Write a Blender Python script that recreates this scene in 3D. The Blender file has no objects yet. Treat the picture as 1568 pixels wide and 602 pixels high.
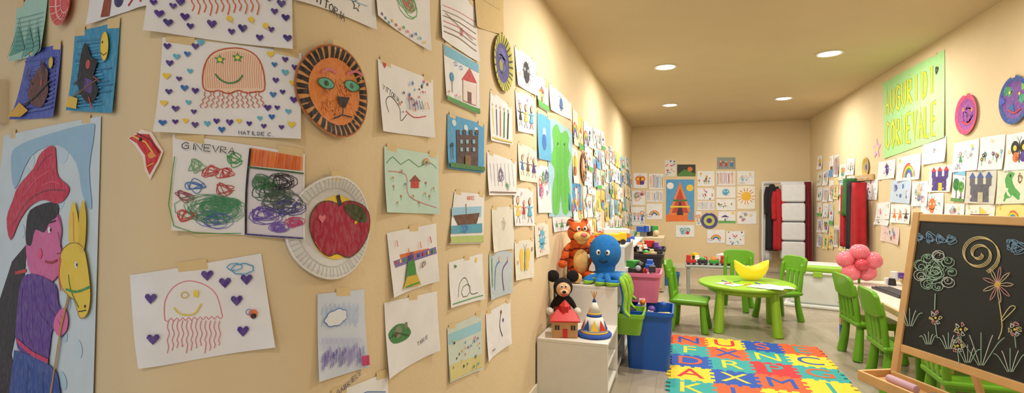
import bpy, bmesh, math, random
from mathutils import Vector, Matrix, Euler
random.seed(7)
sc=bpy.context.scene
H=1.25; HC=2.587; F=760.0; CU=784.0; HV=305.0
PS=math.atan(259/760.0); SI,CO=math.sin(PS),math.cos(PS)
def plan(lat,z): return (lat*CO-z*SI, lat*SI+z*CO)
def lin(c):
    c=c/255.0
    return c/12.92 if c<=.04045 else ((c+.055)/1.055)**2.4
def L(c): return (lin(c[0]),lin(c[1]),lin(c[2]),1)
# ------------------------------------------------------------ materials
MC={}
def M(name,rgb,rough=.5,var=0,ns=15,bump=0,bs=200,emis=0,metal=0,alpha=1):
    if name in MC: return MC[name]
    m=bpy.data.materials.new(name); m.use_nodes=True; nt=m.node_tree; b=nt.nodes['Principled BSDF']
    c=L(rgb); b.inputs['Base Color'].default_value=c; b.inputs['Roughness'].default_value=rough
    b.inputs['Metallic'].default_value=metal
    tc=nt.nodes.new('ShaderNodeTexCoord')
    n=nt.nodes.new('ShaderNodeTexNoise'); n.inputs['Scale'].default_value=ns; n.inputs['Detail'].default_value=4
    nt.links.new(tc.outputs['Object'],n.inputs['Vector'])
    v=max(var,.03)
    r=nt.nodes.new('ShaderNodeValToRGB'); r.color_ramp.elements[0].position=.3; r.color_ramp.elements[1].position=.7
    r.color_ramp.elements[0].color=(c[0]*(1-v),c[1]*(1-v),c[2]*(1-v),1)
    r.color_ramp.elements[1].color=(min(1,c[0]*(1+v*.6)),min(1,c[1]*(1+v*.6)),min(1,c[2]*(1+v*.6)),1)
    nt.links.new(n.outputs['Fac'],r.inputs['Fac']); nt.links.new(r.outputs['Color'],b.inputs['Base Color'])
    if bump:
        n2=nt.nodes.new('ShaderNodeTexNoise'); n2.inputs['Scale'].default_value=bs; nt.links.new(tc.outputs['Object'],n2.inputs['Vector'])
        bp=nt.nodes.new('ShaderNodeBump'); bp.inputs['Strength'].default_value=bump; bp.inputs['Distance'].default_value=.004
        nt.links.new(n2.outputs['Fac'],bp.inputs['Height']); nt.links.new(bp.outputs['Normal'],b.inputs['Normal'])
    if emis:
        b.inputs['Emission Color'].default_value=c; b.inputs['Emission Strength'].default_value=emis
    MC[name]=m; return m
def attr_mat():
    m=bpy.data.materials.new('crayon_on_paper'); m.use_nodes=True; nt=m.node_tree; b=nt.nodes['Principled BSDF']
    a=nt.nodes.new('ShaderNodeAttribute'); a.attribute_name='Col'
    tc=nt.nodes.new('ShaderNodeTexCoord'); mp=nt.nodes.new('ShaderNodeMapping'); mp.inputs['Rotation'].default_value=(.5,.6,.3); mp.inputs['Scale'].default_value=(1,1,.35)
    n=nt.nodes.new('ShaderNodeTexNoise'); n.inputs['Scale'].default_value=130; n.inputs['Detail'].default_value=5
    nt.links.new(tc.outputs['Object'],mp.inputs['Vector']); nt.links.new(mp.outputs[0],n.inputs['Vector'])
    r=nt.nodes.new('ShaderNodeValToRGB'); r.color_ramp.elements[0].position=.42; r.color_ramp.elements[0].color=(0,0,0,1); r.color_ramp.elements[1].position=.72; r.color_ramp.elements[1].color=(1,1,1,1)
    nt.links.new(n.outputs['Fac'],r.inputs['Fac'])
    sp=nt.nodes.new('ShaderNodeSeparateColor'); sp.mode='HSV'; nt.links.new(a.outputs['Color'],sp.inputs[0])
    ml=nt.nodes.new('ShaderNodeMath'); ml.operation='MULTIPLY'; nt.links.new(sp.outputs[1],ml.inputs[0]); nt.links.new(r.outputs['Color'],ml.inputs[1])
    m2=nt.nodes.new('ShaderNodeMath'); m2.operation='MULTIPLY'; m2.inputs[1].default_value=.12; nt.links.new(ml.outputs[0],m2.inputs[0])
    mx=nt.nodes.new('ShaderNodeMixRGB'); mx.inputs[2].default_value=(.85,.85,.83,1)
    nt.links.new(m2.outputs[0],mx.inputs[0]); nt.links.new(a.outputs['Color'],mx.inputs[1])
    n3=nt.nodes.new('ShaderNodeTexNoise'); n3.inputs['Scale'].default_value=12; nt.links.new(tc.outputs['Object'],n3.inputs['Vector'])
    r3=nt.nodes.new('ShaderNodeValToRGB'); r3.color_ramp.elements[0].color=(.9,.9,.9,1); r3.color_ramp.elements[0].position=.3; r3.color_ramp.elements[1].position=.6; nt.links.new(n3.outputs['Fac'],r3.inputs['Fac'])
    m3=nt.nodes.new('ShaderNodeMixRGB'); m3.blend_type='MULTIPLY'; m3.inputs[0].default_value=.6
    nt.links.new(mx.outputs[0],m3.inputs[1]); nt.links.new(r3.outputs['Color'],m3.inputs[2])
    nt.links.new(m3.outputs[0],b.inputs['Base Color']); b.inputs['Roughness'].default_value=.75
    return m
AM=attr_mat()
# ------------------------------------------------------------ generic mesh helpers
def link(o,parent=None):
    sc.collection.objects.link(o)
    if parent: o.parent=parent
    return o
def empty(name,loc=(0,0,0),rz=0):
    e=bpy.data.objects.new(name,None); e.empty_display_size=.05; e.location=loc; e.rotation_euler=(0,0,rz); link(e); return e
def fin(name,bm,mat,parent,loc=(0,0,0),rot=(0,0,0),smooth=False,bevel=0,sub=0,seg=3):
    bmesh.ops.recalc_face_normals(bm,faces=bm.faces)
    me=bpy.data.meshes.new(name); bm.to_mesh(me); bm.free()
    if smooth:
        for p in me.polygons: p.use_smooth=True
    if mat: me.materials.append(mat)
    o=bpy.data.objects.new(name,me); o.location=loc; o.rotation_euler=rot; link(o,parent)
    if bevel:
        b=o.modifiers.new('b','BEVEL'); b.width=bevel; b.segments=seg; b.limit_method='ANGLE'
        for p in me.polygons: p.use_smooth=True
        w=o.modifiers.new('w','WEIGHTED_NORMAL'); w.keep_sharp=True
    return o
def box(name,size,loc,mat,parent=None,rot=(0,0,0),bevel=.004,taper=1):
    bm=bmesh.new(); bmesh.ops.create_cube(bm,size=1)
    for v in bm.verts:
        t=taper if v.co.z<0 else 1
        v.co=Vector((v.co.x*size[0]*t,v.co.y*size[1]*t,v.co.z*size[2]))
    return fin(name,bm,mat,parent,loc,rot,bevel=bevel)
def cone(name,r1,r2,h,loc,mat,parent=None,rot=(0,0,0),n=28,bevel=.004):
    bm=bmesh.new(); bmesh.ops.create_cone(bm,cap_ends=True,segments=n,radius1=r1,radius2=max(r2,.0005),depth=h)
    return fin(name,bm,mat,parent,loc,rot,smooth=True,bevel=bevel)
def ball(name,r,loc,mat,parent=None,rot=(0,0,0),n=24):
    if not hasattr(r,'__len__'): r=(r,r,r)
    bm=bmesh.new(); bmesh.ops.create_uvsphere(bm,u_segments=n,v_segments=n//2,radius=1)
    for v in bm.verts: v.co=Vector((v.co.x*r[0],v.co.y*r[1],v.co.z*r[2]))
    return fin(name,bm,mat,parent,loc,rot,smooth=True)
def lathe(name,prof,mat,parent=None,loc=(0,0,0),rot=(0,0,0),n=40):
    bm=bmesh.new(); rings=[]
    for r,z in prof:
        rings.append([bm.verts.new((r*math.cos(2*math.pi*i/n),r*math.sin(2*math.pi*i/n),z)) for i in range(n)])
    for a,b in zip(rings,rings[1:]):
        for i in range(n): bm.faces.new((a[i],a[(i+1)%n],b[(i+1)%n],b[i]))
    if prof[0][0]>.0001: bm.faces.new(rings[0])
    if prof[-1][0]>.0001: bm.faces.new(rings[-1])
    bmesh.ops.remove_doubles(bm,verts=bm.verts,dist=.00005)
    return fin(name,bm,mat,parent,loc,rot,smooth=True)
def cr(pts,k=5,closed=False):
    pts=[tuple(p) for p in pts]; n=len(pts); out=[]; d=len(pts[0])
    rng=n if closed else n-1
    for i in range(rng):
        p0=pts[(i-1)%n] if closed or i>0 else pts[0]; p1=pts[i]; p2=pts[(i+1)%n]
        p3=pts[(i+2)%n] if closed or i+2<n else pts[-1]
        for j in range(k):
            t=j/k
            out.append(tuple(.5*((2*p1[a])+(-p0[a]+p2[a])*t+(2*p0[a]-5*p1[a]+4*p2[a]-p3[a])*t*t+(-p0[a]+3*p1[a]-3*p2[a]+p3[a])*t**3) for a in range(d)))
    if not closed: out.append(pts[-1])
    return out
def tube(name,pts,rad,mat,parent=None,n=12,k=6,loc=(0,0,0)):
    P=cr([tuple(p)+(r,) for p,r in zip(pts,rad if hasattr(rad,'__len__') else [rad]*len(pts))],k)
    bm=bmesh.new(); rings=[]
    for i,p in enumerate(P):
        a=Vector(P[max(0,i-1)][:3]); b=Vector(P[min(len(P)-1,i+1)][:3]); t=(b-a).normalized()
        up=Vector((0,0,1)) if abs(t.z)<.9 else Vector((1,0,0))
        x=t.cross(up).normalized(); y=t.cross(x)
        rings.append([bm.verts.new(Vector(p[:3])+(x*math.cos(2*math.pi*j/n)+y*math.sin(2*math.pi*j/n))*max(p[3],.0005)) for j in range(n)])
    for a,b in zip(rings,rings[1:]):
        best=min(range(n),key=lambda s:(a[0].co-b[s].co).length)
        da=(a[1].co-b[(best+1)%n].co).length; db=(a[1].co-b[(best-1)%n].co).length
        sg=1 if da<=db else -1
        bb=[b[(best+sg*i)%n] for i in range(n)]
        for i in range(n):
            try: bm.faces.new((a[i],a[(i+1)%n],bb[(i+1)%n],bb[i]))
            except ValueError: pass
    bm.faces.new(rings[0]); bm.faces.new(rings[-1])
    return fin(name,bm,mat,parent,loc,smooth=True)
def blob(name,items,mat,parent=None,vox=.007):
    bm=bmesh.new()
    for it in items:
        c,r=it[0],it[1]; rot=it[2] if len(it)>2 else (0,0,0)
        if not hasattr(r,'__len__'): r=(r,r,r)
        mt=Matrix.Translation(c)@Euler(rot).to_matrix().to_4x4()@Matrix.Diagonal((r[0],r[1],r[2],1))
        bmesh.ops.create_uvsphere(bm,u_segments=20,v_segments=12,radius=1,matrix=mt)
    o=fin(name,bm,mat,parent,smooth=True)
    m=o.modifiers.new('r','REMESH'); m.mode='VOXEL'; m.voxel_size=vox; m.use_smooth_shade=True
    s=o.modifiers.new('s','SMOOTH'); s.factor=.6; s.iterations=6
    return o
# ------------------------------------------------------------ wall maps
class Wall:
    def __init__(s,pts):
        s.p=[Vector(q) for q in pts]; s.S=[0]
        for a,b in zip(s.p,s.p[1:]): s.S.append(s.S[-1]+(b-a).length)
        sn=[]
        for a,b in zip(s.p,s.p[1:]):
            d=(b-a).normalized(); sn.append(Vector((d.y,-d.x)))
        s.n=[sn[0]]+[(sn[i]+sn[i+1]).normalized() for i in range(len(sn)-1)]+[sn[-1]]
    def hit(s,u,v):
        dx=F*-SI+CO*(u-CU); dy=F*CO+SI*(u-CU); best=None
        for i in range(len(s.p)-1):
            a,b=s.p[i],s.p[i+1]; ex,ey=b.x-a.x,b.y-a.y
            det=dx*(-ey)+ex*dy
            if abs(det)<1e-9: continue
            t=(a.x*(-ey)+ex*a.y)/det; k=(dx*a.y-dy*a.x)/det
            lo=-1e-6 if i>0 else -9; hi=1+1e-6 if i<len(s.p)-2 else 99
            if t>0 and lo<=k<=hi and (best is None or t<best[0]): best=(t,s.S[i]+k*(s.S[i+1]-s.S[i]))
        t,ss=best
        return (ss,H+(HV-v)*t)
    def scale(s,u,v):
        a=s.hit(u,v); b=s.hit(u,v+10); return abs(a[1]-b[1])/10
    def pos(s,ss,h,off):
        i=0
        while i<len(s.p)-2 and ss>s.S[i+1]: i+=1
        t=(ss-s.S[i])/(s.S[i+1]-s.S[i]); q=s.p[i].lerp(s.p[i+1],t); tt=min(1,max(0,t)); n=s.n[i].lerp(s.n[i+1],tt).normalized()
        return Vector((q.x+n.x*off,q.y+n.y*off,h))
class Plane3:
    def __init__(s,o,ex,ey):
        s.o=Vector(o); s.ex=Vector(ex).normalized(); s.ey=Vector(ey).normalized(); s.n=s.ex.cross(s.ey).normalized()
    def hit(s,u,v):
        d=Vector((F*-SI+CO*(u-CU),F*CO+SI*(u-CU),HV-v)); c=Vector((0,0,H))
        t=(s.o-c).dot(s.n)/d.dot(s.n); p=c+d*t-s.o
        return (p.dot(s.ex),p.dot(s.ey))
    def scale(s,u,v):
        d=Vector((F*-SI+CO*(u-CU),F*CO+SI*(u-CU),HV-v)); return (s.o-Vector((0,0,H))).dot(s.n)/d.dot(s.n)
    def pos(s,ss,h,off): return s.o+s.ex*ss+s.ey*h+s.n*off
camp=[(-3.4,2.6),(-1.9,1.72),(-1.305,1.37),(-1.03,1.215),(-.875,1.135),(-.787,1.12),(-.66,1.17),(-.528,1.24),(-.46,1.36)]
wp=[plan(*q) for q in camp]+[(-.875,1.29)]
wp=cr(wp,10)
wp+= [(-.875,1.6),(-.875,2.2),(-.875,3.2),(-.875,9.5)]
LW=Wall(wp); BW=Wall([(-.875,9.5),(2.047,9.5)]); RW=Wall([(2.047,9.5),(2.047,-2.5)])
def wallmesh(name,pts,mat,h0=0,h1=HC,thick=0):
    bm=bmesh.new()
    n=len(pts); a=[bm.verts.new((p[0],p[1],h0)) for p in pts]; b=[bm.verts.new((p[0],p[1],h1)) for p in pts]
    for i in range(n-1): bm.faces.new((a[i],a[i+1],b[i+1],b[i]))
    me=bpy.data.meshes.new(name); bm.to_mesh(me); bm.free()
    for p in me.polygons: p.use_smooth=True
    me.materials.append(mat); o=bpy.data.objects.new(name,me); return link(o)
wm=M('painted_plaster_cream',(222,202,164),.85,.03,3,.25,60)
wallmesh('wall_left',wp,wm)
wallmesh('wall_back',[(-.875,9.5),(2.047,9.5)],wm)
wallmesh('wall_right',[(2.047,9.5),(2.047,-2.5)],wm)
def slab(name,x0,x1,y0,y1,z,mat):
    bm=bmesh.new(); vs=[bm.verts.new(p) for p in ((x0,y0,z),(x1,y0,z),(x1,y1,z),(x0,y1,z))]; bm.faces.new(vs)
    me=bpy.data.meshes.new(name); bm.to_mesh(me); bm.free(); me.materials.append(mat); return link(bpy.data.objects.new(name,me))
slab('ceiling',-4.2,2.047,-2.5,9.5,HC,M('painted_ceiling',(204,185,150),.9,.02,3))
fm=bpy.data.materials.new('vinyl_plank_floor'); fm.use_nodes=True; nt=fm.node_tree; b=nt.nodes['Principled BSDF']
tc=nt.nodes.new('ShaderNodeTexCoord'); mp=nt.nodes.new('ShaderNodeMapping'); mp.inputs['Rotation'].default_value=(0,0,math.pi/2)
br=nt.nodes.new('ShaderNodeTexBrick'); br.inputs['Scale'].default_value=1; br.inputs['Brick Width'].default_value=1.2; br.inputs['Row Height'].default_value=.16
br.inputs['Mortar Size'].default_value=.0012; br.inputs['Color1'].default_value=L((190,178,158)); br.inputs['Color2'].default_value=L((176,164,144)); br.inputs['Mortar'].default_value=L((135,124,108))
n=nt.nodes.new('ShaderNodeTexNoise'); n.inputs['Scale'].default_value=6; n.inputs['Detail'].default_value=8
mp2=nt.nodes.new('ShaderNodeMapping'); mp2.inputs['Scale'].default_value=(6,.6,1)
mx=nt.nodes.new('ShaderNodeMixRGB'); mx.blend_type='MULTIPLY'; mx.inputs[0].default_value=.22
nt.links.new(tc.outputs['Object'],mp.inputs['Vector']); nt.links.new(mp.outputs[0],br.inputs['Vector'])
nt.links.new(tc.outputs['Object'],mp2.inputs['Vector']); nt.links.new(mp2.outputs[0],n.inputs['Vector'])
nt.links.new(br.outputs['Color'],mx.inputs[1]); nt.links.new(n.outputs['Fac'],mx.inputs[2]); nt.links.new(mx.outputs[0],b.inputs['Base Color'])
b.inputs['Roughness'].default_value=.28
slab('floor',-4.2,2.047,-2.5,9.5,0,fm)
tm=M('trim_white',(225,215,195),.5)
box('baseboard_back',(2.9,.014,.08),(.586,9.49,.04),tm,bevel=.002)
box('baseboard_right',(.014,11.5,.08),(2.038,3.6,.04),tm,bevel=.002)
box('baseboard_left',(.014,8.1,.08),(-.866,5.4,.04),tm,bevel=.002)
# ------------------------------------------------------------ drawings
W=(234,236,240)
FONT={'A':[[(0,0),(.5,1),(1,0)],[(.2,.4),(.8,.4)]],'B':[[(0,0),(0,1),(.8,.85),(.7,.6),(0,.5),(.9,.35),(.8,.05),(0,0)]],
'C':[[(1,.85),(.5,1),(0,.6),(.1,.15),(.6,0),(1,.2)]],'D':[[(0,0),(0,1),(.7,.85),(1,.5),(.7,.1),(0,0)]],
'E':[[(1,1),(0,1),(0,0),(1,0)],[(0,.5),(.8,.5)]],'F':[[(1,1),(0,1),(0,0)],[(0,.5),(.8,.5)]],
'G':[[(1,.85),(.5,1),(0,.6),(.1,.1),(.6,0),(1,.15),(1,.5),(.5,.5)]],'I':[[(.5,0),(.5,1)]],'L':[[(0,1),(0,0),(.9,0)]],
'M':[[(0,0),(0,1),(.5,.4),(1,1),(1,0)]],'N':[[(0,0),(0,1),(1,0),(1,1)]],'O':[[(.5,1),(0,.7),(0,.3),(.5,0),(1,.3),(1,.7),(.5,1)]],
'R':[[(0,0),(0,1),(.8,.9),(.8,.6),(0,.5),(1,0)]],'T':[[(0,1),(1,1)],[(.5,1),(.5,0)]],'U':[[(0,1),(0,.3),(.5,0),(1,.3),(1,1)]],
'V':[[(0,1),(.5,0),(1,1)]],'S':[[(1,.9),(.3,1),(.1,.7),(.9,.4),(.7,0),(0,.1)]],'.':[[(.4,0),(.6,0.05)]],' ':[]}
class Art:
    def __init__(s,name,m,corners,col=W,lift=.012,tape=2,sheet=True,off=.003,disc=None,direct=None):
        s.name=name; s.m=m; s.polys=[]; s.layer=0; s.px=True; s.lift=lift; s.off=off; s.disc=None
        if direct: s.C=direct
        elif disc:
            (u,v,r)=disc; c=m.hit(u,v); R=r*m.scale(u,v); s.disc=(c,R)
            s.C=[(c[0]-R,c[1]+R),(c[0]+R,c[1]+R),(c[0]+R,c[1]-R),(c[0]-R,c[1]-R)]
        else: s.C=[m.hit(*c) for c in corners]
        C=s.C; s.W=(C[1][0]-C[0][0]+C[2][0]-C[3][0])/2; s.Hh=(C[0][1]-C[3][1]+C[1][1]-C[2][1])/2
        s.s0=min(c[0] for c in C); s.s1=max(c[0] for c in C); s.h0=min(c[1] for c in C); s.h1=max(c[1] for c in C)
        if sheet:
            if s.disc: c,R=s.disc; s.raw([(c[0]+R*math.cos(t*math.pi/24),c[1]+R*math.sin(t*math.pi/24)) for t in range(48)],col)
            else: s.raw(C,col)
        if tape and not s.disc:
            s.px=False
            for i in range(tape):
                x=(.5 if tape==1 else (.12+.76*i)) ; w=.028/s.W; hh=.01/s.Hh
                s.poly([(x-w,1-hh),(x+w,1-hh*1.4),(x+w,1+hh),(x-w,1+hh*1.2)],(220,196,145))
            s.px=True
        elif tape:
            c,R=s.disc; s.raw([(c[0]-.02,c[1]+R-.012),(c[0]+.02,c[1]+R-.012),(c[0]+.02,c[1]+R+.012),(c[0]-.02,c[1]+R+.012)],(220,196,145))
    def raw(s,pts,col):
        s.polys.append((pts,s.layer,col)); s.layer+=1
    def at(s,p):
        if s.px: return s.m.hit(*p)
        a,b=p; TL,TR,BR,BL=s.C
        return tuple(BL[i]*(1-a)*(1-b)+BR[i]*a*(1-b)+TL[i]*(1-a)*b+TR[i]*a*b for i in (0,1))
    def k(s,p): return s.m.scale(*p) if s.px else s.Hh
    def poly(s,pts,col): s.raw([s.at(p) for p in pts],col)
    def stroke(s,pts,w,col,closed=False,sm=0):
        if sm: pts=cr(pts,sm,closed)
        q=[s.at(p) for p in pts]; w=w*s.k(pts[0])/2; s.sraw(q,w,col,closed)
    def sraw(s,q,w,col,closed=False):
        n=len(q); off=[]
        for i in range(n):
            a=q[(i-1)%n] if closed or i>0 else q[i]; b=q[(i+1)%n] if closed or i<n-1 else q[i]
            dx,dy=b[0]-a[0],b[1]-a[1]; l=math.hypot(dx,dy) or 1; off.append((-dy/l*w,dx/l*w))
        for i in range(n if closed else n-1):
            j=(i+1)%n; a,b=q[i],q[j]
            s.polys.append(([(a[0]+off[i][0],a[1]+off[i][1]),(b[0]+off[j][0],b[1]+off[j][1]),(b[0]-off[j][0],b[1]-off[j][1]),(a[0]-off[i][0],a[1]-off[i][1])],s.layer,col))
        s.layer+=1
    def cpts(s,p,r,ratio=1,n=20,rot=0):
        c=s.at(p); R=r*s.k(p); o=[]
        for i in range(n):
            t=2*math.pi*i/n; x=R*ratio*math.cos(t); y=R*math.sin(t)
            o.append((c[0]+x*math.cos(rot)-y*math.sin(rot),c[1]+x*math.sin(rot)+y*math.cos(rot)))
        return o
    def circ(s,p,r,col,ratio=1,n=20,rot=0): s.raw(s.cpts(p,r,ratio,n,rot),col)
    def ring(s,p,r,w,col,ratio=1,rot=0): s.sraw(s.cpts(p,r,ratio,24,rot),w*s.k(p)/2,col,True)
    def rays(s,p,r0,r1,n,w,col):
        c=s.at(p); k=s.k(p)
        for i in range(n):
            t=2*math.pi*(i+.3*random.random())/n
            s.sraw([(c[0]+r0*k*math.cos(t),c[1]+r0*k*math.sin(t)),(c[0]+r1*k*math.cos(t),c[1]+r1*k*math.sin(t))],w*k/2,col); s.layer-=1
        s.layer+=1
    def heart(s,p,r,col):
        c=s.at(p); R=r*s.k(p); s.raw([(c[0]+R*x,c[1]+R*y) for x,y in ((0,-1),(.55,-.35),(.95,.25),(.8,.75),(.4,.85),(0,.45),(-.4,.85),(-.8,.75),(-.95,.25),(-.55,-.35))],col)
    def star(s,p,r,col,n=5):
        c=s.at(p); R=r*s.k(p); s.raw([(c[0]+R*(1 if i%2==0 else .45)*math.sin(math.pi*i/n),c[1]+R*(1 if i%2==0 else .45)*math.cos(math.pi*i/n)) for i in range(2*n)],col)
    def scrib(s,p,r,ratio,n,w,col):
        c=s.at(p); R=r*s.k(p); q=[]
        for i in range(n): 
            t=i*2.1+random.uniform(-.6,.6); rr=random.uniform(.45,1)*R; q.append((c[0]+rr*ratio*math.cos(t),c[1]+rr*math.sin(t)))
        s.sraw(cr(q,5),w*s.k(p)/2,col)
    def loops(s,p,r,ratio,n,w,col):
        c=s.at(p); R=r*s.k(p); q=[]; ph=random.random()*6
        for i in range(n*10):
            t=i*2*math.pi/10+ph; rr=R*(.55+.4*math.sin(i*.13+ph)); q.append((c[0]+.25*R*math.sin(i*.07)*ratio+rr*ratio*math.cos(t),c[1]+.2*R*math.cos(i*.09)+rr*.8*math.sin(t)))
        s.sraw(q,w*s.k(p)/2,col)
    def hatch(s,p,r,ratio,n,w,col,ang=1.1):
        c=s.at(p); R=r*s.k(p); q=[]
        for i in range(n):
            x=-1+2*i/(n-1); y=math.sqrt(max(0,1-x*x))*random.uniform(.8,1)*(1 if i%2 else -1); X=x*R*ratio; Y=y*R
            q.append((c[0]+X+Y*math.cos(ang)*.3,c[1]+Y))
        s.sraw(q,w*s.k(p)/2,col)
    def text(s,p,t,size,w,col,asp=.7,gap=.3,rot=0):
        c=s.at(p); k=s.k(p)*size; x=0
        for ch in t:
            for st in FONT.get(ch,[]):
                q=[]
                for a,b in st:
                    X=x+a*asp*k; Y=b*k; q.append((c[0]+X*math.cos(rot)-Y*math.sin(rot),c[1]+X*math.sin(rot)+Y*math.cos(rot)))
                s.sraw(q,w*s.k(p)/2,col); s.layer-=1
            x+=(asp+gap)*k*(.6 if ch in 'I. ' else 1)
        s.layer+=1
    def cloud(s,p,r,col,w=.02,fill=None):
        c=s.at(p); R=r*s.k(p); q=[]
        for i in range(36):
            t=2*math.pi*i/36; rr=R*(1+.16*abs(math.sin(t*3.5))); q.append((c[0]+1.5*rr*math.cos(t),c[1]+.8*rr*math.sin(t)))
        if fill: s.raw(q,fill)
        s.sraw(q,w*s.k(p)/2,col,True)
    def tree(s,p,r,col=(40,130,50)):
        s.poly([(p[0]-r*.15,p[1]-r*1.3),(p[0]+r*.15,p[1]-r*1.3),(p[0]+r*.12,p[1]),(p[0]-r*.12,p[1])],(110,70,35)); s.circ((p[0],p[1]+r*.3),r*.6,col); s.scrib((p[0],p[1]+r*.3),r*.6,1,10,.02,(30,100,40))
    def house(s,p,r,wc=(240,200,120),rc=(205,40,35)):
        x,y=p; s.poly([(x-r,y-r),(x+r,y-r),(x+r,y+.3*r),(x-r,y+.3*r)],wc); s.poly([(x-r*1.2,y+.3*r),(x+r*1.2,y+.3*r),(x,y+1.2*r)],rc)
        s.poly([(x-.2*r,y-r),(x+.2*r,y-r),(x+.2*r,y-.3*r),(x-.2*r,y-.3*r)],(110,70,40)); s.circ((x+.55*r,y-.2*r),.2*r,(90,150,220))
    def person(s,p,r,col):
        x,y=p; s.stroke([(x-.25*r,y-r),(x,y-.3*r),(x+.25*r,y-r)],.08*r,(40,40,60)); s.poly([(x-.3*r,y-.5*r),(x+.3*r,y-.5*r),(x,y+.4*r)],col)
        s.stroke([(x-.45*r,y+.2*r),(x,y+.1*r),(x+.45*r,y+.2*r)],.08*r,col); s.circ((x,y+.6*r),.27*r,(245,195,160)); s.ring((x,y+.6*r),.27*r,.05*r,(80,40,20))
    def rainbow(s,p,r):
        for i,c in enumerate(((220,50,40),(240,140,40),(245,215,50),(70,170,70),(60,110,210),(130,60,170))):
            rr=r*(1-.12*i); cc=s.at(p); k=s.k(p)
            s.sraw([(cc[0]+rr*k*math.cos(math.pi*j/14),cc[1]+rr*k*math.sin(math.pi*j/14)) for j in range(15)],.055*r*k,c)
    def build(s,parent=None):
        bm=bmesh.new(); cols=[]
        for pts,ly,col in s.polys:
            if col not in cols: cols.append(col)
            vs=[bm.verts.new((x,y,ly)) for x,y in pts]
            try: f=bm.faces.new(vs)
            except ValueError: continue
            f.material_index=cols.index(col)
        big=[f for f in bm.faces if len(f.verts)>4]
        bmesh.ops.triangulate(bm,faces=big)
        def cuts(lo,hi,n,ax):
            for i in range(1,n):
                q=lo+(hi-lo)*i/n; co=(q,0,0) if ax==0 else (0,q,0); no=(1,0,0) if ax==0 else (0,1,0)
                bmesh.ops.bisect_plane(bm,geom=bm.verts[:]+bm.edges[:]+bm.faces[:],dist=1e-6,plane_co=co,plane_no=no)
        if s.m is LW and s.s0<4.4:
            near=s.s0<2.7
            cuts(s.s0,s.s1,max(6,int(s.W/(.011 if near else .02))),0); cuts(s.h0,s.h1,18 if s.disc else 8,1)
        elif s.disc: cuts(s.s0,s.s1,14,0); cuts(s.h0,s.h1,14,1)
        elif s.lift: cuts(s.s0,s.s1,4,0); cuts(s.h0,s.h1,4,1)
        dl=min(.0003,max(.0001,.007/max(1,s.layer)))
        for v in bm.verts:
            x,y,ly=v.co; a=(x-s.s0)/(s.s1-s.s0); bb=(y-s.h0)/(s.h1-s.h0)
            o=s.off+ly*dl
            if s.disc:
                rr=math.hypot(x-s.disc[0][0],y-s.disc[0][1])/s.disc[1]; t=min(1,max(0,(rr-.55)/.42)); o+=.012*t*t*(3-2*t)
            elif s.lift:
                aa=min(1,max(-1,2*a-1)); o+=s.lift*(abs(aa)**3)*((1-min(1,max(0,bb)))**2)+s.lift*.25*(.5+.5*math.sin(a*7+s.s0*9))*(1-bb if 0<bb<1 else (0 if bb>=1 else 1))
            v.co=s.m.pos(x,y,o)
        me=bpy.data.meshes.new(s.name); bm.to_mesh(me); bm.free()
        ca=me.color_attributes.new('Col','FLOAT_COLOR','CORNER')
        lc=[L(c) for c in cols]
        for p in me.polygons:
            c=lc[p.material_index]
            for li in p.loop_indices: ca.data[li].color=c
            p.material_index=0
        me.materials.clear(); me.materials.append(AM)
        o=bpy.data.objects.new(s.name,me); return link(o,parent)
PU=(75,45,140); BL=(45,110,190); CY=(90,180,215); YE=(238,205,60); RD=(200,40,45); OR=(225,115,40); GR=(45,150,65); BK=(35,32,40); PK=(225,90,140); BR=(120,75,40)
D='child_drawing'
pal=[PU,BL,CY,YE,RD,OR,GR,PK,BR,BK]
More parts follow.
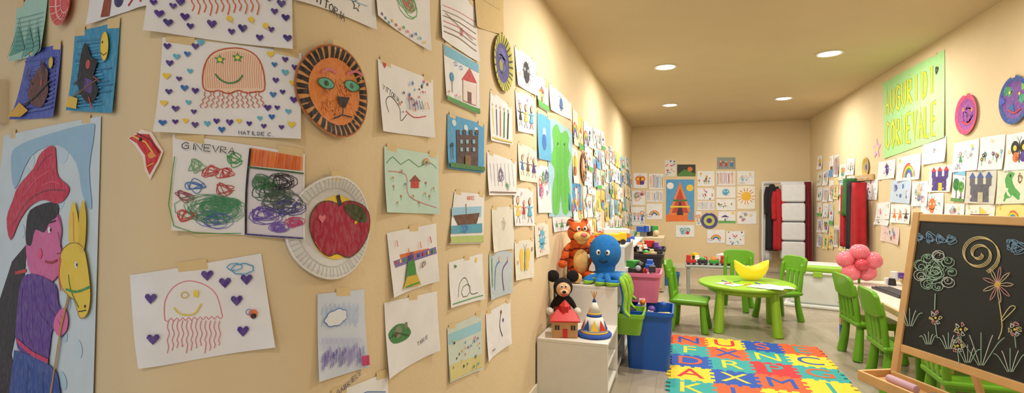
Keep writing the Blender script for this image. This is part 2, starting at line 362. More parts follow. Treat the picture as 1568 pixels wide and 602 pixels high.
def doodle(a,seed,dense=1):
    R=random.Random(seed); a.px=False; st=random.getstate(); random.seed(seed)
    kind=R.randint(0,12)
    if kind==0: a.house((R.uniform(.35,.6),.45),.22,R.choice([(240,210,140),(230,150,150),W]),R.choice([RD,OR,PU])); a.circ((.85,.85),.1,YE); a.rays((.85,.85),.1,.17,10,.015,YE); a.poly([(0,0.02),(1,.02),(1,.2),(0,.22)],(90,170,80))
    elif kind==1: 
        for i in range(3): a.person((.2+.3*i,.45),R.uniform(.25,.38),R.choice(pal))
    elif kind==2: a.rainbow((.5,.25),R.uniform(.3,.5)); a.cloud((.2,.25),.1,BL)
    elif kind==3:
        for i in range(14): a.heart((R.random()*.9+.05,R.random()*.9+.05),R.uniform(.04,.08),R.choice([PU,RD,CY,PK]))
    elif kind==4:
        for i in range(5): a.scrib((R.uniform(.2,.8),R.uniform(.2,.8)),R.uniform(.12,.25),1,18,.013,R.choice(pal))
    elif kind==5: a.tree((.3,.45),.35); a.tree((.7,.4),.3,(90,170,60)); a.poly([(0,0.01),(1,.01),(1,.1),(0,.12)],(90,150,70)); a.poly([(0,.9),(1,.85),(1,.99),(0,.99)],(130,190,230))
    elif kind==6: 
        for i in range(9):
            p=(R.uniform(.1,.9),R.uniform(.3,.85)); a.stroke([p,(p[0],p[1]-.2)],.02,GR); a.circ(p,.06,R.choice(pal)); a.circ(p,.025,YE)
    elif kind==7:
        a.circ((.5,.5),.3,R.choice(pal)); a.circ((.42,.57),.05,W); a.circ((.58,.57),.05,W); a.stroke([(.4,.4),(.5,.34),(.6,.4)],.03,BK); a.rays((.5,.5),.3,.42,12,.02,R.choice(pal))
    elif kind==8:
        a.poly([(0,0.01),(1,.01),(1,.35),(0,.35)],(90,150,205)); a.poly([(.25,.35),(.75,.35),(.85,.5),(.15,.5)],BR); a.poly([(.5,.52),(.52,.9),(.75,.55)],R.choice([RD,YE,W])); a.stroke([(.5,.5),(.5,.92)],.02,BK); a.circ((.12,.85),.08,YE)
    elif kind==9:
        c1=R.choice(pal)
        for sx in (-1,1): a.circ((.5+sx*.17,.6),.2,c1,ratio=.9); a.circ((.5+sx*.14,.35),.14,R.choice(pal)); a.circ((.5+sx*.17,.6),.08,YE)
        a.stroke([(.5,.2),(.5,.75)],.04,BK); a.stroke([(.5,.75),(.42,.9)],.015,BK); a.stroke([(.5,.75),(.58,.9)],.015,BK)
    elif kind==10:
        for i in range(12): x=.06+i*.08; a.stroke([(x,.05+R.random()*.1),(x+R.uniform(-.03,.03),.5),(x,.8+R.random()*.15)],.03,R.choice(pal),sm=2)
    elif kind==11:
        for i in range(9): a.loops((R.uniform(.2,.8),R.uniform(.2,.8)),R.uniform(.15,.3),1,5,.01,R.choice(pal))
    else:
        a.stroke([(.1,.2),(.2,.6),(.35,.3),(.5,.7),(.6,.4),(.8,.75),(.9,.3)],.014,BK,sm=4); a.star((.75,.8),.1,YE); a.person((.3,.45),.25,R.choice(pal)); a.text((.1,.08),R.choice(['LUCA','SARA','ANNA','GAIA','EMMA']),.1,.012,BK)
    for i in range(int(3*dense)): a.scrib((R.uniform(.1,.9),R.uniform(.1,.9)),.07,1.2,7,.01,R.choice(pal))
    random.setstate(st); a.px=True
# --- 1 mountains
a=Art(D,LW,[(28,8),(76,-12),(73,78),(25,96)],(165,210,198))
for x in (33,48,62): a.stroke([(x-10,90),(x,30),(x+9,80)],1.5,(40,120,120)); a.poly([(x-8,88),(x,40),(x+8,76)],(95,165,155))
for i in range(8): a.stroke([(30,30+i*7),(72,20+i*7)],.8,(90,150,150))
a.build()
a=Art('painted_paper_plate',LW,None,(215,90,95),disc=(102,5,36)); a.ring((102,5),26,2,(240,190,190)); a.ring((102,5),15,2,(240,190,190)); a.rays((102,5),16,34,14,1.5,(240,200,200)); a.build()
a=Art(D,LW,[(142,-40),(232,-50),(233,12),(143,40)])
a.circ((185,0),12,(60,60,110)); a.poly([(160,28),(165,-5),(175,-5),(172,26)],(150,70,40)); a.stroke([(200,10),(215,-10),(222,5)],3,RD); a.build()
# --- purple-blue cat on broom
a=Art(D,LW,[(45,78),(97,68),(92,180),(25,184)],(70,90,185))
for i in range(12): a.stroke([(40+random.random()*10,95+i*7),(90,88+i*7)],2.5,random.choice([(60,75,165),(95,115,205),(80,100,190)]))
a.circ((84,97),9,(215,185,75)); a.ring((84,97),9,1,(120,90,40))
a.poly(cr([(54,125),(62,110),(70,102),(80,108),(80,125),(82,142),(72,163),(56,162),(48,146)],3,True),(95,50,45)); a.circ((73,107),7,(60,35,50)); a.poly([(67,102),(70,92),(74,101)],(60,35,50)); a.circ((70,128),5,(160,60,60)); a.stroke([(56,130),(48,118),(52,105)],3,(75,40,40),sm=3)
a.stroke([(30,172),(60,150),(85,125)],3,(40,30,40)); a.poly([(26,180),(38,158),(50,170),(40,180)],(220,170,50)); a.build()
# --- cyan witch
a=Art(D,LW,[(117,50),(186,34),(180,174),(110,170)],(45,145,190))
for i in range(22): y=55+i*5; a.stroke([(116+random.random()*18,y+4),(150+random.random()*28,y)],2,random.choice([(60,165,205),(35,120,170),(50,150,200)]))
a.circ((166,72),22,YE,ratio=.55); a.ring((166,72),22,1,(200,160,40),ratio=.55); a.circ((163,66),2,BK); a.stroke([(160,82),(165,86),(170,82)],1.2,BK)
a.poly(cr([(128,108),(131,84),(138,66),(146,88),(156,96),(150,118),(158,140),(147,160),(134,150),(126,128)],2,True),BK); a.circ((142,100),7,(190,80,80)); a.poly([(138,120),(150,125),(148,145),(136,140)],(80,50,130)); a.stroke([(132,120),(122,130)],3,(60,40,60)); a.stroke([(150,118),(160,126)],3,(120,50,60))
a.stroke([(118,152),(158,122)],2.5,BR); a.poly([(113,165),(116,148),(128,152),(126,168)],(225,190,70)); a.stroke([(145,150),(150,168)],3,RD); a.build()
# --- big woman with donkey
a=Art('large_painted_poster',LW,[(8,208),(157,178),(146,640),(-40,660)],(206,222,234),lift=.006)
for i in range(34):
    a.circ((random.uniform(30,126),222+i*12),random.uniform(9,17),[(178,210,230),(190,216,233),(196,222,236)][i%3],ratio=random.uniform(.8,1.5),rot=random.uniform(-.5,.5))
    if i%4: a.layer-=1
a.poly(cr([(20,240),(34,222),(80,205),(140,190),(148,200),(140,260),(144,320),(130,300),(120,250),(90,222),(50,240),(26,290)],3,True),(150,192,222))
a.poly([(22,400),(46,372),(40,430),(34,480),(14,575),(-2,560),(-8,500),(4,455)],BK); a.stroke([(30,395),(18,460),(4,540)],2,(70,60,70)); a.stroke([(24,410),(26,470),(12,550)],1.2,(80,70,80)); a.stroke([(27,418),(44,414)],5,RD)
a.poly([(0,560),(20,540),(34,600),(30,640),(-8,640)],(40,30,45))
a.poly(cr([(46,345),(70,322),(92,326),(99,350),(97,375),(102,388),(96,396),(97,415),(84,432),(62,430),(46,405)],3,True),(214,105,165))
a.poly(cr([(44,348),(50,322),(78,310),(93,314),(91,332),(80,340),(72,356),(58,352),(52,375),(44,372)],3,True),BK)
a.poly(cr([(20,368),(14,335),(24,305),(32,285),(55,258),(64,238),(78,225),(88,226),(90,245),(93,270),(110,287),(104,304),(92,312),(70,306),(50,316),(34,338)],3,True),(200,35,75))
a.stroke([(24,345),(45,310),(75,292),(104,292)],2.5,(140,20,55),sm=4); a.stroke([(60,262),(72,244),(84,236)],2,(150,20,60),sm=4); a.stroke([(40,300),(60,275),(80,262)],2,(225,80,110),sm=4); a.stroke([(68,285),(84,278),(96,282)],2,(225,80,110),sm=4)
a.circ((80,352),5,W,ratio=1.1); a.circ((82,352),2.6,BK); a.stroke([(76,342),(90,338)],2.5,BK); a.stroke([(74,400),(84,402),(92,398)],3.5,(160,20,50),sm=3); a.circ((66,388),8,(232,80,130)); a.stroke([(93,355),(99,384),(92,388)],1.5,(130,40,90),sm=3); a.stroke(cr([(92,326),(99,350),(97,375),(102,388),(96,396),(97,415),(84,432),(66,430)],3),1.3,(70,20,60))
a.poly(cr([(40,425),(62,420),(90,436),(95,465),(108,492),(100,516),(86,503),(80,545),(72,560),(32,532),(32,470)],3,True),(92,50,150))
for q in ([(58,430),(62,470),(88,505)],[(50,460),(46,500),(60,540)],[(70,430),(78,465),(96,490)],[(40,440),(38,490),(42,530)]): a.stroke(q,1.8,(55,25,100),sm=4)
for q in ([(52,435),(54,470),(56,520)],[(66,500),(70,530),(70,550)]): a.stroke(q,2,(125,85,180),sm=4)
a.poly(cr([(92,482),(104,470),(110,485),(108,505),(96,514),(88,500)],3,True),(225,110,165)); a.stroke([(98,480),(104,492)],1,(130,40,90)); a.stroke([(94,488),(101,500)],1,(130,40,90))
a.poly(cr([(28,535),(60,545),(84,560),(96,580),(92,640),(14,650)],3,False)+[(14,650)],(35,75,160)); a.stroke([(32,520),(55,540),(80,552)],7,(205,50,100),sm=3); a.stroke([(50,560),(46,620)],2,(20,45,110)); a.stroke([(72,570),(74,620)],2,(20,45,110))
a.stroke([(112,448),(100,500),(84,602)],5,(190,140,60)); a.stroke([(114,448),(102,500),(86,602)],1,(110,70,30))
dk=cr([(100,388),(116,372),(134,378),(142,410),(146,450),(142,478),(130,486),(121,460),(112,452),(99,432)],3,True)
a.poly(dk,(236,205,60)); a.poly(cr([(114,382),(112,340),(119,308),(127,340),(126,378)],3,True),(236,205,60)); a.poly(cr([(128,380),(128,330),(134,306),(139,335),(136,382)],3,True),(225,190,50)); a.stroke([(119,325),(120,370)],3,(235,120,120)); a.stroke(dk,1.2,(140,100,30),closed=True)
a.stroke([(100,395),(97,420),(101,445)],5,(225,80,60),sm=3); a.circ((124,405),5,W); a.circ((125,405),2.5,BK); a.stroke([(108,442),(125,446),(146,438)],3.5,(60,150,80),sm=3); a.stroke([(112,420),(116,444),(128,470)],2,(60,150,80),sm=3); a.circ((138,468),2.5,BK); a.stroke([(128,476),(140,474)],1.5,BK)
a.build()
# --- jellyfish top
def jelly_hearts(a,pts,r=5.5):
    for i,p in enumerate(pts): a.heart(p,r*random.uniform(.8,1.15),[PU,CY,PU,BL,PU,YE][i%6] if r<5.9 else [PU,PU,(60,40,130)][i%3]); a.layer-=1
    a.layer+=1
a=Art(D,LW,[(233,-70),(447,-60),(445,79),(232,52)],lift=.02)
for i in range(12): x=296+i*9; a.stroke([(x,-20),(x+3,-8),(x-2,2),(x+2,10),(x-1,18+(i*5)%8)],1.5,(215,95,35),sm=4)
jelly_hearts(a,[(242,8),(250,25),(262,38),(268,12),(285,28),(293,42),(325,38),(355,50),(372,45),(415,48),(420,20),(436,30),(430,8),(398,60),(438,62),(278,5),(436,-2),(412,-2)],6)
for q in ((352,30),(385,32),(407,42)): a.circ(q,4,YE); a.stroke([(q[0]-5,q[1]),(q[0]+5,q[1]+6)],1.5,YE)
a.build()
# --- jellyfish main
a=Art(D,LW,[(250,58),(461,82),(456,214),(245,204)],lift=.02,tape=2)
bell=cr([(312,135),(312,108),(322,86),(342,76),(370,75),(392,86),(403,108),(405,138),(392,141),(378,143),(365,139),(350,144),(335,139),(325,141)],3,True)
a.poly(bell,(240,212,190))
for i in range(26):
    x=316+i*3.4; t=(x-358)/46; y0=108-32*math.sqrt(max(.05,1-t*t)); a.stroke([(x,y0+3),(x-1.5,(y0+136)/2),(x,136)],.8,(225,150,110)); a.layer-=1
a.layer+=1
a.stroke(bell,1.8,(190,75,35),closed=True)
for c in ((337,92),(364,89)): a.star(c,8,(60,150,80)); a.circ(c,3,(235,215,90))
a.stroke([(330,114),(337,122),(350,128),(364,125),(372,116)],2.2,(50,130,70),sm=4)
for i in range(13):
    x=315+i*6.9; ph=i%2; a.stroke([(x,141)]+[(x+(1.7 if (j+ph)%2 else -1.7)-(6-i)*.25*j,146+j*4) for j in range(6+(i*3)%3)],1.1,(200,85,45),sm=4); a.layer-=1
a.layer+=1
jelly_hearts(a,[(258,72),(272,88),(262,98),(288,84),(300,72),(258,118),(276,122),(292,110),(262,142),(284,136),(300,140),(256,160),(272,168),(290,158),(298,172),(256,190),(272,188),(286,186),(300,192),(318,190),(332,186),(340,199),(352,188),(366,186),(382,190),(398,182),(404,194),(416,180),(430,196),(444,192),(424,166),(440,172),(448,154),(418,146),(432,142),(446,128),(422,124),(436,112),(450,104),(420,100),(436,92),(414,84),(410,166),(308,66)],4.8)
a.text((366,206),'MATILDE.C.',5.5,.9,(40,40,110),asp=.7,gap=.3,rot=-.03)
a.build()
# --- lion plate
a=Art('lion_paper_plate',LW,None,(205,145,85),disc=(512,141,70))
a.ring((512,141),68,3,(165,95,45)); a.rays((512,141),49,67,36,6.8,(34,24,22)); a.circ((513,141),51,(222,132,55)); 
for i in range(20): a.scrib((514+random.uniform(-20,20),141+random.uniform(-32,32)),9,1,6,1.6,random.choice([(235,140,55),(212,118,48),(228,158,90)]))
for q in ((497,128),(535,132)): a.circ(q,8,(90,175,145),ratio=1.9); a.circ(q,4.5,(30,80,60)); a.ring(q,8,1.3,(40,60,40),ratio=1.9)
a.stroke([(490,112),(500,106),(512,112)],4,(215,120,140),sm=3); a.stroke([(528,114),(538,110),(548,118)],4,(215,120,140),sm=3)
a.poly([(512,148),(532,150),(524,166),(518,164)],(30,22,22)); a.stroke([(521,164),(520,176),(506,182)],2,BK,sm=3); a.stroke([(520,176),(534,180)],2,BK); 
for q in ((505,170),(540,172),(508,176),(537,178)): a.circ(q,1.4,BK)
a.build()
# --- red clown cut-out
a=Art('paper_clown_cutout',LW,[(198,200),(252,198),(250,275),(205,275)],sheet=False,tape=0,lift=.008)
a.poly([(198,212),(212,204),(218,198),(234,203),(243,218),(252,232),(246,250),(232,276),(224,262),(220,240),(208,222)],(238,225,215)); a.poly([(200,212),(214,205),(230,206),(240,222),(249,233),(243,248),(231,268),(226,256),(224,238),(212,220)],(205,40,50))
a.stroke([(205,208),(225,218),(240,240)],2.5,(235,190,90)); a.stroke([(212,204),(232,214),(246,235)],1.5,(70,40,60)); a.circ((218,214),3,BK); a.circ((234,238),5,(235,150,80)); a.stroke([(226,256),(238,250)],1.5,(235,190,90)); a.build()
# --- GINEVRA
a=Art(D,LW,[(265,205),(466,236),(461,366),(268,352)],lift=.022)
a.poly([(383,226),(463,241),(462,262),(380,254)],(235,160,100))
for i in range(34): x=384+i*2.3; a.stroke([(x+random.uniform(-1,1),228+i*.38),(x-3,253+i*.25)],1.5,random.choice([(215,85,35),(235,120,40),(225,100,40)])); a.layer-=(i%4>0)
a.poly([(381,258),(461,266),(458,362),(376,358)],(218,214,226))
for c,cc in (((322,262),RD),((345,265),RD),((300,285),BL),((300,255),(110,170,120)),((345,290),(180,60,60)),((285,300),(150,60,90)),((360,245),GR),((290,330),RD),((355,310),(80,150,100))): a.scrib(c,12,1.2,13,1.1,cc)
for i in range(4): a.loops((325+i*4,322-i*2),27-i*2,1.45,9,.8,(50,140,95))
a.loops((330,338),16,1.3,7,.8,(60,90,180))
for c,r_,cc in (((412,292),20,(40,95,60)),((430,280),16,BK),((405,328),18,(90,60,170)),((440,318),16,(60,50,140)),((400,278),13,(40,110,60)),((425,348),10,(110,80,180)),((448,340),9,(190,60,120)),((425,305),22,(70,90,80))): a.loops(c,r_,1.35,6,1.0,cc); a.scrib(c,r_,1.2,14,1.1,cc)
a.stroke([(384,228),(378,290),(377,358)],3,BK,sm=3); a.stroke([(380,256),(462,266)],2.4,(40,90,50)); a.stroke([(270,240),(272,345),(370,357)],1.2,GR,sm=3); a.stroke([(375,358),(458,364)],2.4,(60,50,120))
a.text((280,228),'GINEVRA',10,1.3,(40,50,60),asp=.85,gap=.25,rot=-.09)
a.build()
# --- apple plate
a=Art('apple_paper_plate',LW,None,(212,214,216),disc=(510,348,79))
a.ring((510,348),77,2.5,(232,232,232)); a.rays((510,348),62,76,60,.9,(185,188,192)); a.ring((510,348),60,1.5,(190,192,196))
a.circ((515,348),49,(232,200,60),n=36); ap=cr([(514,312),(502,308),(486,312),(474,330),(474,355),(484,378),(500,392),(514,388),(530,394),(546,380),(557,355),(558,330),(548,314),(532,308),(520,312)],3,True)
a.poly(ap,(165,20,60)); a.stroke(ap,2,(90,60,30),closed=True); a.poly([(516,316),(512,300),(517,298),(522,314)],(40,25,20)); a.poly(cr([(524,316),(536,312),(550,320),(555,338),(545,340),(532,330)],3,True),(70,75,35)); a.stroke([(526,318),(550,336)],1.2,(30,40,15)); a.heart((491,335),7,(225,120,140)); a.stroke([(490,385),(480,370)],2,(200,80,100))
a.build()
# --- lower jelly
a=Art(D,LW,[(202,421),(400,388),(421,528),(222,561)],lift=.022,tape=1)
PKk=(222,120,140)
b_=cr([(254,489),(254,462),(266,440),(288,430),(314,436),(332,452),(341,484)],4); a.stroke(b_,1.3,PKk); a.stroke([(254,489)]+[(254+i*4.4,489+(3 if i%2 else -2)-i*.2) for i in range(1,20)]+[(341,484)],1.2,PKk,sm=2)
for i in range(12): x=260+i*7; a.stroke([(x,490),(x-2,500),(x+1,510),(x-2,520),(x,530-(i%3)*3),(x-2,540-(i%4)*4)],1.1,PKk,sm=3)
a.ring((284,451),4.5,1.2,(210,180,60)); a.poly([(297,453),(297,444),(305,444),(304,455)],(240,215,90)); a.stroke([(268,470),(278,480),(298,480),(309,464)],2,(225,200,60),sm=4)
for p in ((235,456),(318,421),(345,432),(378,427),(363,459),(373,505),(240,517)): a.heart(p,8.5,(80,50,140))
a.cloud((372,411),9,(50,150,205),w=1.4); a.cloud((360,408),6,(50,150,205),w=1.2); a.circ((388,478),6,(235,120,60)); a.circ((389,482),4,(60,40,40)); a.ring((382,476),4,1,(60,110,200)); a.build()
# --- cloud purple
a=Art(D,LW,[(485,450),(556,443),(558,562),(484,584)],(208,220,240),tape=1)
for i in range(8): a.hatch((495+i*7,482),20,.3,8,1.1,(180,208,240))
a.cloud((513,486),14,(70,120,210),w=1.2,fill=(228,235,245)); 
for i in range(14): a.hatch((492+i*4.4,553-(i%3)*4-i*.6),15,.3,9,1.1,random.choice([(120,100,190),(150,130,210),(100,80,180)]))
for i in range(8): a.hatch((492+i*7.5,525),12,.4,7,.8,(170,170,225))
a.poly([(548,545),(557,543),(557,558),(549,560)],(200,60,120)); a.build()
# --- Vittoria top
a=Art(D,LW,[(447,-50),(572,-30),(572,46),(447,2)]); a.text((470,-3),'VITTORIA',13,1.7,BK,asp=.6,gap=.2,rot=-.2); a.star((543,8),11,BK); a.star((543,8),8,W); a.stroke([(455,-20),(560,10)],1,CY); a.build()
a=Art(D,LW,[(571,-40),(657,-12),(655,79),(572,24)])
for r_,c_ in ((26,(50,170,80)),(20,(120,200,120)),(14,(200,60,60))): a.loops((622,4),r_,1.3,6,1.3,c_)
for i in range(12): a.circ((580+i*6,22+i*3.4+(i%3)*3),2.5,pal[i%8])
a.build()
a=Art(D,LW,[(577,90),(662,123),(661,211),(580,201)],tape=2)
a.text((583,136),'VITTORIA',8,1,(60,60,60),asp=.7,gap=.2,rot=-.25); a.stroke([(592,172),(588,155),(596,148),(610,165),(612,185),(622,175)],1.2,BK,sm=4); a.heart((587,100),5,RD); a.stroke([(620,170),(633,180),(650,178)],1.6,RD,sm=3)
for i in range(22): a.circ((608+random.uniform(0,46),125+random.uniform(0,48)),random.uniform(1.5,2.8),random.choice(pal))
for i in range(8): x=622+i*4; a.stroke([(x,150+i),(x+3,168)],2,random.choice([BL,YE,PU,OR])); 
a.star((628,128),5,BL); a.build()
# --- mint
a=Art(D,LW,[(587,224),(670,238),(668,328),(586,325)],(195,226,216),tape=2)
a.stroke([(590,250),(600,240),(612,252),(625,244),(640,256),(655,248),(667,258)],1.3,(50,140,80),sm=2); a.stroke([(592,262),(620,268),(625,300),(664,318)],1.4,(210,130,130),sm=4)
a.poly([(628,278),(640,278),(640,288),(628,288)],RD); a.poly([(625,278),(634,268),(643,278)],(150,60,50))
for q in ((600,285),(612,300),(650,280),(655,300),(640,310),(605,310),(618,282),(598,272),(612,262),(630,300),(648,296),(660,288)): a.circ(q,2.0,random.choice([RD,BL,OR])); a.stroke([q,(q[0],q[1]+7)],1.0,GR)
a.rainbow((650,252),9); a.build()
# --- ship
a=Art(D,LW,[(591,357),(667,342),(667,430),(598,456)],tape=1)
a.poly([(610,390),(655,380),(655,384),(612,396)],OR); a.poly([(600,400),(665,378),(666,388),(603,410)],(120,110,180))
for i in range(9): a.circ((604+i*7,402-i*2.2),3,[RD,YE,GR,BL,OR,PU][i%6])
a.poly([(622,400),(632,398),(636,425),(618,428)],(60,140,60)); a.poly([(614,442),(620,424),(636,420),(642,436)],(210,180,50)); a.stroke([(618,440),(640,432)],2.5,GR)
for q in ((604,368),(622,380),(640,370),(655,362)): a.stroke([q,(q[0]+2,q[1]+10)],2.2,random.choice([RD,BL,OR]))
a.scrib((627,392),8,1,10,1.0,PU); a.scrib((645,405),7,1,10,1.0,BR); a.build()
# --- duck
a=Art(D,LW,[(587,464),(668,446),(668,536),(590,580)],tape=1)
a.poly(cr([(592,512),(604,498),(618,496),(628,508),(620,520),(600,526)],3,True),(60,130,70)); a.circ((608,508),9,(140,140,120),ratio=1.1); a.circ((620,498),5,(130,130,115)); a.stroke([(594,518),(606,510),(624,514)],2,(30,80,40),sm=3); a.circ((604,512),4,(90,60,50)); a.text((638,530),'TIGRIS',6,.9,(70,70,70),rot=.15); a.build()
a=Art(D,LW,[(505,602),(592,570),(592,650),(505,670)]); a.text((515,606),'GABRIELE',8,1.2,(60,70,130),rot=.25); a.stroke([(520,615),(560,600),(588,600)],1.4,BL); a.build()
a=Art(D,LW,[(673,-30),(727,8),(731,96),(672,58)]); 
for i in range(6): a.stroke([(676,8+i*8),(700,18+i*8),(727,34+i*9)],1.3,[PKk,(150,120,120),BR][i%3],sm=3)
a.stroke([(680,20),(722,62)],1.2,BR); a.scrib((705,50),8,1,9,1,RD); a.build()
a=Art('brown_paper_square',LW,[(723,-30),(770,-8),(769,54),(726,41)],(205,175,105)); a.stroke([(730,-5),(764,15)],.8,(180,150,90)); a.build()
# --- house
a=Art(D,LW,[(678,66),(733,98),(731,176),(680,153)],tape=2)
a.poly([(679,68),(732,99),(732,112),(679,84)],(110,185,220)); a.poly([(705,122),(718,104),(729,128)],RD); a.poly([(707,122),(728,130),(727,162),(707,154)],(235,225,220)); a.stroke([(707,122),(707,154),(727,162),(728,130)],1,RD); a.poly([(714,140),(720,142),(720,160),(714,157)],(120,70,60))
a.circ((690,118),7,(60,150,200)); a.stroke([(690,125),(690,142)],2,BR); a.poly([(680,146),(731,167),(731,175),(680,152)],(70,150,60)); 
for q in ((696,98),(704,104)): a.cloud(q,3,BL,w=1)
for q in ((684,140),(696,146),(702,148)): a.stroke([q,(q[0],q[1]+7)],1,GR); a.circ(q,2,random.choice([RD,PK,YE]))
a.build()
# --- castle blue
a=Art(D,LW,[(684,174),(741,191),(738,265),(682,258)],(70,160,215),tape=2)
for q in ((694,188),(712,196),(728,200)): a.circ(q,5,(210,230,240),ratio=1.5)
a.poly([(697,206),(731,208),(730,256),(697,254)],(75,50,45)); 
for x in (697,707,717,726): a.poly([(x,206),(x,199),(x+5,199),(x+5,207)],(75,50,45))
for x in (702,711,721): 
    for y in (214,226): a.poly([(x,y),(x,y+6),(x+4,y+6),(x+4,y)],(140,180,200))
a.poly([(709,238),(709,255),(718,255),(718,238)],(120,90,40)); a.poly([(684,256),(738,262),(738,256),(684,248)],(60,120,60)); a.circ((689,222),4,BK); a.stroke([(689,226),(689,244)],3,BK); a.build()
a=Art('painted_paper_plate',LW,None,(190,185,50),disc=(768,97,43)); a.rays((768,97),30,42,24,3,(50,60,40)); a.circ((768,97),30,(60,50,130)); a.circ((768,92),18,(90,80,170)); a.scrib((768,97),22,1,14,2,(50,60,90)); a.circ((766,100),8,(150,140,60)); a.build()
# Gabriele boat
a=Art(D,LW,[(695,293),(741,298),(737,373),(685,374)],tape=2)
a.text((714,306),'GABRIELE',6,.9,OR,asp=.5,gap=.15); a.poly([(690,318),(736,316),(735,332),(690,332)],(150,200,230)); a.poly([(692,330),(733,326),(728,344),(700,346)],(100,60,35)); a.stroke([(712,330),(712,312)],2,BR)
a.poly([(688,346),(736,342),(736,356),(687,358)],(80,160,190)); a.scrib((710,350),8,2,12,1.0,BL); a.poly([(686,362),(737,360),(737,371),(686,372)],(180,200,120)); a.build()
a=Art(D,LW,[(686,402),(738,388),(738,458),(687,472)],tape=1); a.stroke([(700,455),(702,435),(710,425),(716,435),(720,450),(730,448)],1.2,BK,sm=3); a.cloud((712,445),10,(90,120,70),w=1.2); a.circ((728,398),4,YE); a.scrib((696,408),4,1.5,8,.9,GR); a.stroke([(690,466),(736,452)],1.4,GR); a.build()
a=Art(D,LW,[(684,502),(737,478),(735,566),(686,586)],(205,218,210)); 
a.poly([(686,512),(735,492),(735,506),(686,528)],(150,205,225)); a.poly([(686,560),(735,542),(735,562),(687,584)],(215,205,140))
for i in range(26): a.circ((690+random.uniform(0,42),515+random.uniform(0,48)),random.uniform(1.2,2.6),random.choice(pal))
a.build()
a=Art(D,LW,[(750,138),(783,164),(782,222),(747,215)]); 
for i,c_ in enumerate((YE,PU,OR,GR,BK)): a.stroke([(753+i*6,165+i*2),(755+i*5,205+i*2)],3.4,c_); a.circ((753+i*6,160+i*2.4),2.6,(240,200,170))
a.stroke([(750,210),(781,218)],2,YE); a.build()
a=Art(D,LW,[(745,232),(790,248),(788,299),(744,299)]); 
for i in range(7): a.stroke([(749+i*5.6,250),(751+i*5.6,285)],1.0,(150,130,140)); 
a.scrib((765,268),12,1.4,16,1.0,(110,90,150)); a.scrib((775,285),6,2,9,1.0,GR); a.stroke([(746,294),(787,295)],1.8,(120,90,70)); a.build()
a=Art(D,LW,[(752,318),(787,316),(784,381),(752,387)],(228,226,214)); a.scrib((770,345),14,.8,14,.7,(200,190,170)); a.build()
a=Art(D,LW,[(748,388),(784,382),(782,448),(748,460)],(190,205,215))
a.stroke([(756,445),(758,410),(764,400)],3.4,(90,130,190),sm=3); a.stroke([(770,445),(768,415),(776,400)],3.4,(120,90,150),sm=3); a.circ((764,396),4,(230,190,160)); a.circ((777,396),4,(230,190,160)); a.stroke([(752,395),(752,440)],3,(110,180,90)); a.build()
a=Art(D,LW,[(743,480),(781,459),(780,526),(744,554)]); a.stroke([(766,480),(764,500),(768,515)],2.2,BK,sm=3); a.circ((766,478),3.4,BR); a.circ((769,490),3,PU); a.text((752,540),'SARA',4,.6,BK); a.build()
mid=[[(787,70),(820,95),(820,147),(790,130)],[(821,113),(838,126),(838,172),(821,162)],[(788,137),(818,150),(817,206),(790,201)],[(792,218),(821,230),(821,280),(792,276)],
[(821,252),(842,256),(842,326),(822,326)],[(785,287),(815,290),(815,346),(785,346)],[(787,370),(817,366),(815,425),(787,430)],[(818,343),(839,340),(839,389),(818,395)],[(840,126),(874,158),(874,184),(840,168)],
[(845,330),(872,330),(872,352),(846,356)]]
for i,c_ in enumerate(mid):
    a=Art(D,LW,c_,random.choice([W,W,(225,228,232),(232,228,215)])); doodle(a,40+i*3); a.build()
a=Art(D,LW,[(822,170),(842,182),(842,247),(822,243)],(90,175,220)); a.px=False; a.circ((.5,.6),.12,W); a.circ((.5,.4),.18,(40,110,190)); a.px=True; a.build()
# big green figure sheet
a=Art('large_painted_poster',LW,[(838,176),(876,202),(875,332),(839,332)],(165,208,225),lift=.005)
a.poly(cr([(846,326),(845,290),(849,262),(842,245),(847,225),(845,200),(852,190),(858,204),(866,200),(871,212),(869,225),(874,240),(869,262),(872,290),(869,326),(861,325),(858,296),(855,326)],3,True),(95,195,70))
for i in range(12): a.stroke([(848+i*1.9,215+random.random()*10),(849+i*1.8,310)],.9,random.choice([(70,170,60),(130,215,90)]))
a.circ((853,220),2,BK); a.circ((863,221),2,BK); a.build()
a=Art(D,LW,[(870,280),(890,282),(889,322),(870,322)],(50,150,210)); doodle(a,3,.5); a.build()
a=Art('painted_paper_plate',LW,None,(175,115,50),disc=(892,256,23)); a.rays((892,256),14,22,14,3,BK); a.circ((892,256),12,OR); a.build()
def grouped(name,arts):
    e=empty(name); 
    for i,x in enumerate(arts): x.name='sheet'; x.build(e)
def sh_rect(s0,h0,w,h,r):
    cx,cy=s0,h0; return [(cx+x*math.cos(r)-y*math.sin(r),cy+x*math.sin(r)+y*math.cos(r)) for x,y in ((-w/2,h/2),(w/2,h/2),(w/2,-h/2),(-w/2,-h/2))]
sy=LW.S[-1]-9.5
arts=[]; Y=4.25; k_=0
while Y<9.35:
    top=2.08 if Y<6 else 1.98
    h=top-random.uniform(0,.1); w=random.choice([.3,.3,.22])
    while h>.85:
        ph=.21 if w>.25 else .3
        if random.random()<.95 and not(Y<4.9 and h<1.0):
            bg=random.choice([W,W,W,(228,226,215),(215,225,232),(130,180,210),(235,205,110),(190,215,190)])
            x=Art('s',LW,None,bg,tape=0,lift=.014,direct=sh_rect(sy+Y+random.uniform(-.02,.02),h-ph/2,w,ph,random.uniform(-.05,.05))); doodle(x,100+k_,.6); arts.append(x)
        k_+=1; h-=ph+random.uniform(.01,.035)
    Y+=w+random.uniform(.01,.04)
grouped('childrens_drawing_display',arts)
